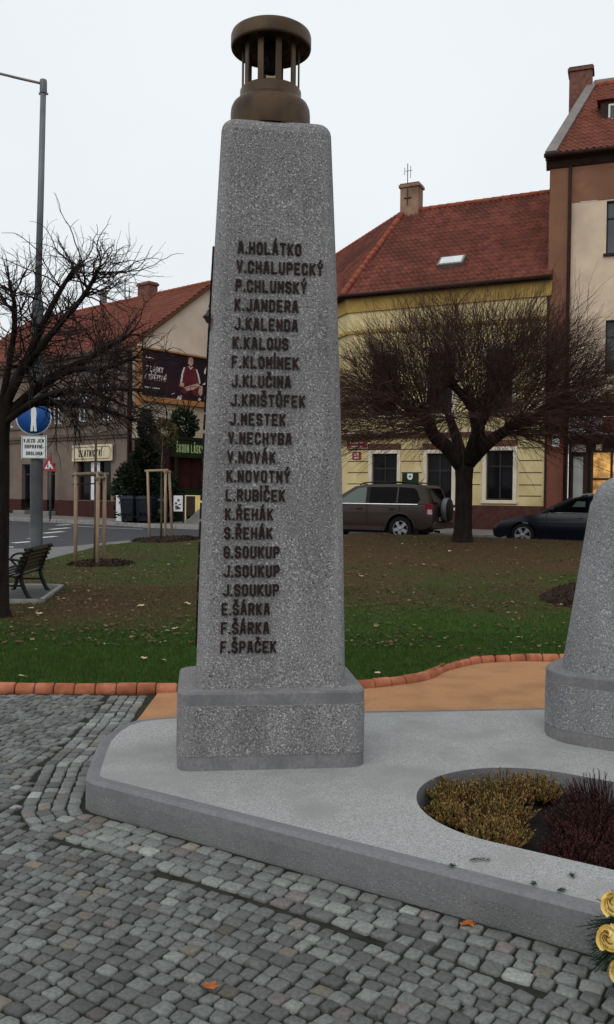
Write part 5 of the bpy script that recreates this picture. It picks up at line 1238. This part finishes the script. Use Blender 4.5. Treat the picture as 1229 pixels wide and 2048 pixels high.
for pl in ([(40,90),(48,140),(60,172),(68,174),(58,140),(50,90)],[(142,170),(154,140),(164,98),(156,94),(146,136),(134,172)],[(86,182),(102,164),(116,182),(110,182),(102,172),(92,182)],[(20,-4),(30,14),(46,20),(52,4),(40,-6)],[(150,2),(158,18),(168,10),(164,-4)],[(196,-10),(210,60),(214,110),(206,110),(198,60),(190,10)],[(186,160),(190,176),(198,190),(200,166),(192,150)],[(176,92),(190,104),(204,102),(200,92)],[(-12,16),(4,24),(10,34),(-6,26)]): mb.prism(P_(pl), fb, (.088,.110))
mb.build('printed_white', M_print, S)

# pub garden pavilion in front of the gable
PV = thing('pub_pavilion', 'dark pub garden pavilion with a green board lettered ŠKODA LÁSKY', 'pavilion', (C0[0], C0[1], 0), AR)
mb = MB(); mb.box(.15,3.0,.0,6.5,3.95,4.05); mb.box(3.0,3.12,.0,6.5,3.92,4.0); mb.build('roof', M_black, PV)
mb = MB(); mb.box(3.0,3.06,.0,6.5,3.14,3.915); mb.build('fascia', M_green, PV)
mb = MB(); stroke_text(mb, 'ŠKODA LÁSKY', (3.062,.24,3.36), (0,1,0), (0,0,1), .112, .36, .036, .042, .006); mb.build('lettering', M_greenl, PV)
mb = MB(); mb.box(.2,2.7,.2,.3,.2,3.95); mb.box(.3,.4,.3,6.5,.2,3.95); mb.build('wall', M_wined, PV)
for y in (.35, 2.2, 4.3, 6.4): mb = MB(); mb.box(2.9,3.0,y-.05,y+.05,.2,3.95); mb.build('post', M_black, PV)
mb = MB(); n = 60; V = [(2.75+.05*math.sin(i*.9), .3+i*.1, z) for z in (1.5, 3.2) for i in range(n)]; mb.add(V, [(i, i+1, n+i+1, n+i) for i in range(n-1)], 0, True); mb.build('curtain', M_wined, PV, fix=False)
mb = MB()
for i in range(42): mb.box(3.2,3.24,-.9+.18*i,-.9+.18*i+.15,.3,1.75)
mb.box(3.24,3.28,-.9,6.6,.6,.7); mb.box(3.24,3.28,-.9,6.6,1.4,1.5); o = mb.build('garden_fence', M_green); o.location = (C0[0], C0[1], 0); o.rotation_euler.z = AR; tag(o, 'dark green board fence round the pub garden', 'fence')
def pz_(x, y): return base(x, y)+.14
# conifer and shrubs in the pub garden
def leafy(mb, rnd, fnp, n, s, mi=0, flat=.5):
    for i in range(n):
        p, d = fnp(rnd); w = rvec(rnd); w = (w-d*w.dot(d)).normalized()*s*flat; mb.add([p-w*.5, p+w*.5, p+d*s+w*.3, p+d*s-w*.3], [(0,1,2,3)], mi)
rnd = random.Random(12); X_, Y_ = -6.75, 36.6; T = thing('conifer', 'slim dark conifer rising before the pale gable beside the pub', 'tree', (X_, Y_, pz_(X_, Y_)))
mb = MB(); mb.tube([(0,0,-.1),(0,0,4.4)], [.09,.02], 8); mb.build('trunk', M_bark, T)
def con(rnd):
    z = rnd.random()**1.25*4.5+.2; rmax = 1.05*(1-z/4.8)**.85*(.75+.3*math.sin(z*5)+.25*mnoise.noise(Vector((z*3,0,0)))); a = rnd.uniform(0, 6.28); r = rmax*rnd.uniform(.4, 1.05); return Vector((r*math.cos(a), r*math.sin(a), z)), (Vector((math.cos(a), math.sin(a), rnd.uniform(-.4,.5)))).normalized()
mb = MB(); leafy(mb, rnd, con, 3600, .2, 0, .45); mb.build('crown', M_coni, T, fix=False)
def bush(x, y, rx, rz, n, lab, mat, s=.14, seed=0, z0=0, name='shrub', bare=0):
    rnd = random.Random(seed); T = thing(name, lab, 'shrub', (x, y, pz_(x, y))); mb = MB()
    for k in range(7): a = rnd.uniform(0,6.28); mb.tube([(0,0,-.1),(rx*.3*math.cos(a),rx*.3*math.sin(a),rz*.5+z0*.5),(rx*.6*math.cos(a),rx*.6*math.sin(a),rz*.9+z0)], [.05,.03,.012], 5)
    for k in range(bare): 
        a = rnd.uniform(0,6.28); grow(mb, rnd, (rx*.3*math.cos(a),rx*.3*math.sin(a),z0+rz*1.5), (math.cos(a)*.3,math.sin(a)*.3,1), 1.0, .035, 1, 6, .28, .05, 2, 0, .5, .7, .5)
    mb.build('stem', M_bark, T, fix=False)
    def f(rnd):
        d = rvec(rnd); p = Vector((d.x*rx, d.y*rx, z0+rz+d.z*rz))*1.0; k = rnd.uniform(.55, 1.08)*(1+.25*mnoise.noise(p*1.7)); p = Vector((p.x*k, p.y*k, z0+rz+d.z*rz*k)); return p, (d+rvec(rnd)*.7).normalized()
    mb = MB(); leafy(mb, rnd, f, n, s, 0, .6); mb.build('foliage', mat, T, fix=False)
bush(-7.25, 36.9, .85, 1.25, 2600, 'broad black green shrub between the goldsmith shop and the conifer', M_coni, .17, 1)
bush(-6.15, 37.3, .6, 1.05, 2200, 'dark shrub right of the conifer in front of the pub', M_coni, .16, 2)
bush(-6.2, 37.8, .55, .6, 800, 'olive leaved climber above the pub garden with bare stems', M_ivy, .13, 3, 3.2, bare=2)
bush(-5.7, 40.1, .6, .7, 1500, 'dark ivy clump with bare knotted stems over the pub roof', M_coni, .13, 4, 3.6, bare=4)
# bins, cabinet and boards along the pub fence
def wb(x, y, w, d, h, lab, seed):
    T = thing('waste_bin', lab, 'bin', (x, y, pz_(x, y)), R(-20), 'dark bins at the pub fence'); mb = MB()
    rr_ = [[(-a,-b,z),(a,-b,z),(a,b,z),(-a,b,z)] for a, b, z in ((w*.42,d*.42,.08),(w*.5,d*.5,h*.85),(w*.5,d*.5,h*.86))]; mb.rings(rr_); mb.build('body', M_bin, T, bevel=.02)
    mb = MB(); mb.rings([[(-a,-b,z),(a,-b,z),(a,b,z),(-a,b,z)] for a, b, z in ((w*.53,d*.53,h*.86),(w*.53,d*.53,h*.9),(w*.4,d*.4,h))]); mb.build('lid', M_bin, T, bevel=.02)
    for s_ in (-1, 1): mb = MB(); mb.tube([(s_*w*.42,d*.35,.1),(s_*w*.5,d*.35,.1)], .1, 12); mb.build('wheel', M_tyre, T)
    mb = MB(); mb.box(-w*.3,w*.1,-d*.475,-d*.40,h*.66,h*.76); mb.build('sticker', M_galv, T)
wb(-7.28, 36.1, .62, .7, 1.12, 'left dark waste bin beside the white cabinet', 1); wb(-6.62, 36.0, .62, .7, 1.12, 'right dark waste bin of the pair at the pub fence', 2)
X_, Y_ = -7.75, 36.4; T = thing('utility_cabinet', 'narrow white utility cabinet left of the dark bins', 'cabinet', (X_, Y_, pz_(X_, Y_)), R(-25))
mb = MB(); mb.box(-.15,.15,-.14,.14,.06,1.08); mb.box(-.16,.16,-.15,.15,1.08,1.12); mb.build('body', M_signw, T, bevel=.01); mb = MB(); mb.box(-.14,.14,-.13,.13,-.05,.06); mb.build('foot', M_kerb, T)
def board(x, y, w, h, z, m, lab, kind, posts=True, rz=-12, extra=None):
    T = thing(kind, lab, 'board', (x, y, pz_(x, y)), R(rz)); mb = MB(); mb.box(-w/2,w/2,-.02,.02,z,z+h); mb.build('panel', m, T, bevel=.006)
    if posts:
        for s_ in (-1, 1): mb = MB(); mb.box(s_*w/2-.03,s_*w/2+.03,-.03,.03,-.05,z+h+.04); mb.build('post', M_black, T)
    if extra: extra(T)
def ex(T):
    rnd = random.Random(3); mb = MB()
    for i in range(7): x = rnd.uniform(-.2,.05); z = rnd.uniform(.55,.95); mb.box(x,x+rnd.uniform(.06,.15),-.026,-.019,z,z+rnd.uniform(.04,.12))
    mb.build('print', M_galvd, T)
board(-5.36, 36.4, .46, .66, .48, M_signw, 'white poster board with grey pictures at the pub fence', 'poster_board', True, -12, ex)
def ex2(T): mb = MB(); mb.box(-.16,.06,-.028,-.019,.36,.58); mb.box(-.18,.1,-.028,-.019,.92,1.0); mb.build('print', M_galv, T)
board(-6.05, 36.3, .5, .95, .2, M_black, 'black menu board with pale notes between the stakes at the pub fence', 'menu_board', True, -12, ex2)
X_, Y_ = -4.68, 36.2; T = thing('kiosk_stand', 'yellow framed stand with a dark middle panel at the pub entrance', 'stand', (X_, Y_, pz_(X_, Y_)), R(-10))
mb = MB(); mb.box(-.38,-.33,-.05,.05,0,1.16); mb.box(-.33,.38,-.05,.05,1.12,1.16); mb.build('frame', M_creams, T); mb = MB(); mb.box(-.33,.06,-.02,.03,.3,1.12); mb.build('dark_panel', M_dbrown, T); mb = MB(); mb.box(.06,.38,-.04,.04,.35,1.12); mb.build('yellow_panel', M_yelp, T)
X_, Y_ = -4.5, 35.7; T = thing('stone_ramp', 'low grey sloping side wall at the pub entrance', 'ramp', (X_, Y_, pz_(X_, Y_)), R(-10))
mb = MB(); mb.prism([(-.45,0),(.5,0),(.5,.62),(.12,.60),(-.3,.2),(-.45,.16)], lambda u,v,w: (u,w,v), (-.12,.12)); mb.build('side_wall', M_path, T)

# ================================================================== PARKED CARS
def wheel(parent, x, y, z, r, rr_, sgn, spokes, style):
    w = MB(); w.lathe([(rr_*.98,-.10),(r*.93,-.11),(r,-.07),(r,.07),(r*.93,.11),(rr_*.98,.10)], (x, y, z), 32, axis='y'); wo = w.build('wheel', M_tyre, parent)
    m = MB(); yo = y+sgn*.085
    m.lathe([(rr_, sgn*.0),(rr_*.93, sgn*.022),(rr_*.88, -sgn*.01)], (x, yo, z), 32, axis='y')
    for k in range(spokes):
        for off in ((-.13, .13) if style else (0,)):
            a = 2*math.pi*k/spokes+off+.2; wd = .022 if style else .05
            M = Matrix.Translation((x, yo, z)) @ Matrix.Rotation(a, 4, 'Y'); m.box(.03, rr_*.92, -.018 if sgn < 0 else .0, .0 if sgn < 0 else .018, -wd, wd, M=M)
    m.lathe([(.0001,sgn*.025),(.05,sgn*.022),(.06,0)], (x, yo, z), 16, axis='y'); m.build('rim', M_alloy, wo)
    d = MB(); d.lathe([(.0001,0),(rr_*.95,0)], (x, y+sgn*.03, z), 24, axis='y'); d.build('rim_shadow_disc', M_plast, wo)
def sidepanel(parent, name, pts, mat, hw_at, off=.006, both=True, t=.01):
    """polygon (x, z) laid on the car's flanks; hw_at(z) is the half-width at that height"""
    for s in ((1, -1) if both else (1,)):
        mb = MB(); mb.prism(pts, lambda u, v, w: (u, s*(hw_at(v)+w), v), (off-t, off)); mb.build(name, mat, parent)
def arch(cx, cz, r, a0, a1, n=10): return [(cx+r*math.cos(R(lerp(a0, a1, i/n))), cz+r*math.sin(R(lerp(a0, a1, i/n)))) for i in range(n+1)]
def body(parent, prof, hw, tuck, mat, name='body', bevel=.05):
    """side profile (x, z) swept across the width, the flanks drawn in slightly at sill and shoulder"""
    mb = MB(); tri = tessellate_polygon([[Vector((x, z, 0)) for x, z in prof]]); n = len(prof)
    sect = [(-1, 0), (-.93, .0), (0, 0), (.93, .0), (1, 0)]
    V = []
    for s in (-1, -.88, 0, .88, 1):
        for x, z in prof: V.append((x-(0 if abs(s) < .9 else tuck(x)), s*hw(z), z))
    mb.add(V, [tuple(t) for t in tri]+[tuple(4*n+i for i in t) for t in tri], 0)
    F = []
    for j in range(4):
        for i in range(n): F.append((j*n+i, j*n+(i+1) % n, (j+1)*n+(i+1) % n, (j+1)*n+i))
    mb.f += [list(f) for f in F]; mb.m += [0]*len(F); mb.sm += [True]*len(F); mb.c += [None]*len(F)
    return mb.build(name, mat, parent, bevel=bevel, seg=3)
FW = R(154)
# --- grey brown off-roader with a spare wheel on its tail
so = (4.05, 26.07); sz = base(so[0]-.5, so[1]-.5)+.0
car = thing('parked_car', 'grey brown off-road car with a spare wheel on its tail, parked before the yellow house', 'car', (so[0], so[1], sz), FW, 'cars parked before the houses')
RW, FWX = 1.02, 3.66
low = [(.05,.42),(.02,.62),(.03,.95),(.10,1.08),(3.2,1.10),(3.55,1.04),(4.1,.98),(4.32,.85),(4.36,.55),(4.30,.34)]+arch(FWX,.36,.44,-8,188)[0:0]
bot = [(4.25,.30)]+arch(FWX,.36,.43,0,180)+[(3.1,.27),(1.6,.27)]+arch(RW,.36,.43,0,180)+[(.3,.33)]
prof = low[::-1] and (bot+[(.05,.42)]+low[1:])
shw_ = lambda z: .90-.05*max(0, (.55-z)/.3)**1.5-.03*max(0, (z-.9)/.2)
body(car, prof, shw_, lambda x: 0, M_suv, bevel=.04)
gh = lambda z: .862-(z-1.06)*.26
cab = [(.10,1.06),(.16,1.30),(.30,1.60),(.42,1.655),(1.2,1.685),(2.2,1.66),(2.55,1.60),(3.38,1.08)]
mb = MB(); n = len(cab); V = [(x, s*gh(z), z) for s in (-1, -.85, .85, 1) for x, z in cab]; tri = tessellate_polygon([[Vector((x, z, 0)) for x, z in cab]])
mb.add(V, [tuple(t) for t in tri]+[tuple(3*n+i for i in t) for t in tri]+[(j*n+i, j*n+(i+1) % n, (j+1)*n+(i+1) % n, (j+1)*n+i) for j in range(3) for i in range(n)]); mb.build('cabin', M_suv, car, bevel=.035)
sidepanel(car, 'side_window', [(.52,1.10),(.44,1.22),(.56,1.50),(.66,1.56),(1.12,1.59),(1.12,1.10)], M_cglass, gh)
sidepanel(car, 'side_window', [(1.17,1.10),(1.17,1.59),(2.02,1.585),(2.02,1.10)], M_cglass, gh)
sidepanel(car, 'side_window', [(2.14,1.10),(2.14,1.575),(2.42,1.545),(3.02,1.16),(3.02,1.10)], M_cglassg, gh)
sidepanel(car, 'door_pillar', [(2.02,1.09),(2.02,1.59),(2.14,1.58),(2.14,1.09)], M_plast, gh, .008)
sidepanel(car, 'waistline_trim', [(.5,1.075),(.5,1.095),(3.05,1.095),(3.05,1.075)], M_chrome, gh, .012)
mb = MB()
mb.box(-.005,.018,-.26,.26,.60,.71, mi=1)
for x in (2.08, 1.05, 3.12):
    for s in (-1, 1): mb.box(x-.006, x+.006, s*.897-.006, s*.897+.006, .45, 1.06)
mb.build('door_seam', [M_plast, M_signw], car)
for x in (1.22, 2.25):
    for s in (-1, 1): mb = MB(); mb.box(x-.02, x+.16, s*.915-.015, s*.915+.015, .925, .955); mb.build('door_handle', M_plast, car, bevel=.008)
mb = MB()
for s in (-1, 1):
    for c, r_ in ((RW, 1), (FWX, 1)):
        P = arch(c, .36, .455, -4, 184, 14)
        mb.tube([(x, s*.895, z) for x, z in P], .035, 6)
    mb.box(1.5, 3.2, s*.885-.03, s*.885+.03, .30, .42)
mb.build('wheel_arch_trim', M_suv, car)
for s in (-1, 1): mb = MB(); mb.tube(catmull([(.55,s*.66,1.665),(.7,s*.66,1.72),(1.5,s*.66,1.745),(2.2,s*.66,1.715),(2.4,s*.66,1.65)], 4), [.02]*17, 6); mb.build('roof_rail', M_plast, car)
for s in (-1, 1):
    mb = MB(); mb.prism([(.02,1.08),(.22,1.12),(.28,1.02),(.20,.80),(.05,.76)], lambda u,v,w: (u, s*(.885+w), v), (-.05,.022)); o = mb.build('tail_light', M_tail, car, bevel=.008)
    mb = MB(); mb.box(.04,.18,s*.9-.014,s*.9+.014,.80,.94); mb.build('lamp_lens', M_lampw, o)
mb = MB(); mb.add([(.085,-.62,1.14),(.085,.62,1.14),(.255,.56,1.56),(.255,-.56,1.56)], [(0,1,2,3)]); mb.build('rear_window', M_cglass, car)
mb = MB(); mb.lathe([(.16,-.11),(.33,-.11),(.355,-.06),(.355,.06),(.33,.11),(.0001,.115)], (0,0,0), 32); o = mb.build('spare_wheel', [M_plast], car); o.location = (-.12, .0, .92); o.rotation_euler = (0, -math.pi/2, 0)
mb = MB(); mb.lathe([(.335,-.09),(.362,-.06),(.362,.06),(.335,.09)], (0,0,0), 32); mb.build('spare_cover_band', M_galv, o)
mb = MB(); mb.box(-.08,.12,-.85,.85,.36,.58); mb.build('rear_bumper', M_suv, car, bevel=.04)
mb = MB(); mb.tube([(.55,.7,1.66),(.35,.7,1.86)], .008, 5); mb.build('aerial', M_plast, car)
mb = MB(); mb.tube([(.1,.45,.30),(-.06,.45,.28)], .035, 8); mb.build('exhaust', M_plast, car)
for s in (-1, 1):
    mb = MB(); mb.rings([[(3.02,s*.9,1.10),(3.14,s*.9,1.10),(3.14,s*.9,1.26),(3.02,s*.9,1.26)],[(3.0,s*1.06,1.10),(3.1,s*1.06,1.10),(3.1,s*1.06,1.26),(3.0,s*1.06,1.26)]]); mb.build('mirror', M_plast, car, bevel=.02)
    for x in (RW, FWX): wheel(car, x, s*.79, .36, .36, .235, s, 5, 0)
mb = MB(); mb.box(.5,4.1,-.74,.74,.22,.6); mb.build('underbody', M_plast, car)
# --- navy estate car, nose to the left
wo_ = (9.70, 23.33); wz = base(wo_[0]-2, wo_[1])
car = thing('parked_car', 'navy blue estate car partly hidden by the memorial stone, parked before the shop', 'car', (wo_[0], wo_[1], wz), FW, 'cars parked before the houses')
RW, FWX = .86, 3.72
bot = [(4.45,.22)]+arch(FWX,.32,.37,0,180)+[(3.1,.2),(1.5,.2)]+arch(RW,.32,.37,0,180)+[(.15,.3)]
prof = bot+[(.03,.5),(.02,.75),(.08,.90),(1.2,.95),(3.05,.93),(3.35,.90),(3.9,.82),(4.35,.70),(4.53,.58),(4.58,.40),(4.55,.27)]
nose = lambda x: .16*max(0, (x-3.9)/.7)**2
body(car, prof, lambda z: .89-.05*max(0, (.5-z)/.3)**1.5-.03*max(0, (z-.75)/.2), nose, M_wag, bevel=.05)
gh2 = lambda z: .855-(z-.92)*.33
cab = [(.08,.90),(.10,1.12),(.35,1.38),(.6,1.42),(1.6,1.445),(2.15,1.42),(2.5,1.34),(3.35,.90)]
mb = MB(); n = len(cab); V = [(x, s*gh2(z), z) for s in (-1, -.85, .85, 1) for x, z in cab]; tri = tessellate_polygon([[Vector((x, z, 0)) for x, z in cab]])
mb.add(V, [tuple(t) for t in tri]+[tuple(3*n+i for i in t) for t in tri]+[(j*n+i, j*n+(i+1) % n, (j+1)*n+(i+1) % n, (j+1)*n+i) for j in range(3) for i in range(n)]); mb.build('cabin', M_wag, car, bevel=.04)
sidepanel(car, 'side_window', [(2.02,.97),(2.02,1.36),(2.35,1.33),(2.98,1.01),(3.0,.97)], M_cglass, gh2); sidepanel(car, 'side_window', [(1.08,.97),(1.08,1.37),(1.92,1.365),(1.92,.97)], M_cglass, gh2); sidepanel(car, 'side_window', [(.3,.98),(.34,1.14),(.5,1.33),(1.0,1.36),(1.0,.97)], M_cglass, gh2)
sidepanel(car, 'window_reflection_pane', [(2.08,1.12),(2.08,1.27),(2.30,1.27),(2.42,1.12)], M_cglassg, gh2, .009)
sidepanel(car, 'waistline_trim', [(.3,.945),(.3,.962),(3.02,.962),(3.02,.945)], M_chrome, gh2, .014)
mb = MB()
for s in (-1, 1): mb.tube(catmull([(.5,s*.68,1.41),(.65,s*.68,1.465),(1.5,s*.68,1.485),(2.1,s*.68,1.455),(2.2,s*.68,1.42)], 4), [.018]*17, 6)
mb.build('roof_rail', M_chrome, car)
mb = MB(); f = lambda x, s: (x, s*.62)
mb.add([(2.58,-.60,1.335),(2.58,.60,1.335),(3.30,.70,.955),(3.30,-.70,.955)], [(0,1,2,3)]); mb.build('windscreen', M_cglass, car)
for s in (-1, 1):
    mb = MB(); mb.prism([(4.02,.70),(4.36,.60),(4.38,.52),(4.12,.53),(4.02,.60)], lambda u,v,w: (u, s*(.86-.30*max(0,u-4.1)**1.2+w), v), (-.05,.028)); mb.build('headlight', M_headl, car, bevel=.012)
    mb = MB(); mb.rings([[(2.90,s*.85,.98),(3.02,s*.85,.98),(3.02,s*.85,1.08),(2.90,s*.85,1.08)],[(2.86,s*1.03,.99),(2.97,s*1.03,.99),(2.97,s*1.03,1.10),(2.86,s*1.03,1.10)]]); mb.build('mirror', M_wag, car, bevel=.025)
    for x in (RW, FWX): wheel(car, x, s*.78, .32, .32, .225, s, 5, 1)
    for x in (1.15, 2.12): mb = MB(); mb.box(x, x+.15, s*.895-.012, s*.895+.012, .80, .825); mb.build('door_handle', M_wag, car, bevel=.006)
mb = MB()
for x in (1.97, 1.02, 3.08):
    for s in (-1, 1): mb.box(x-.005, x+.005, s*.886-.006, s*.886+.006, .35, .92)
mb.build('door_seam', M_plast, car)
mb = MB(); mb.box(4.50,4.575,-.45,.45,.42,.56); mb.build('grille', M_plast, car, bevel=.01); mb = MB(); mb.box(4.25,4.5,.74,.80,.30,.33); mb.build('fog_trim', M_chrome, car)
mb = MB(); mb.box(.45,4.2,-.72,.72,.16,.5); mb.build('underbody', M_plast, car)
for o in bpy.data.objects:
    if o.type == 'MESH' and o.name.startswith('glass'): pass
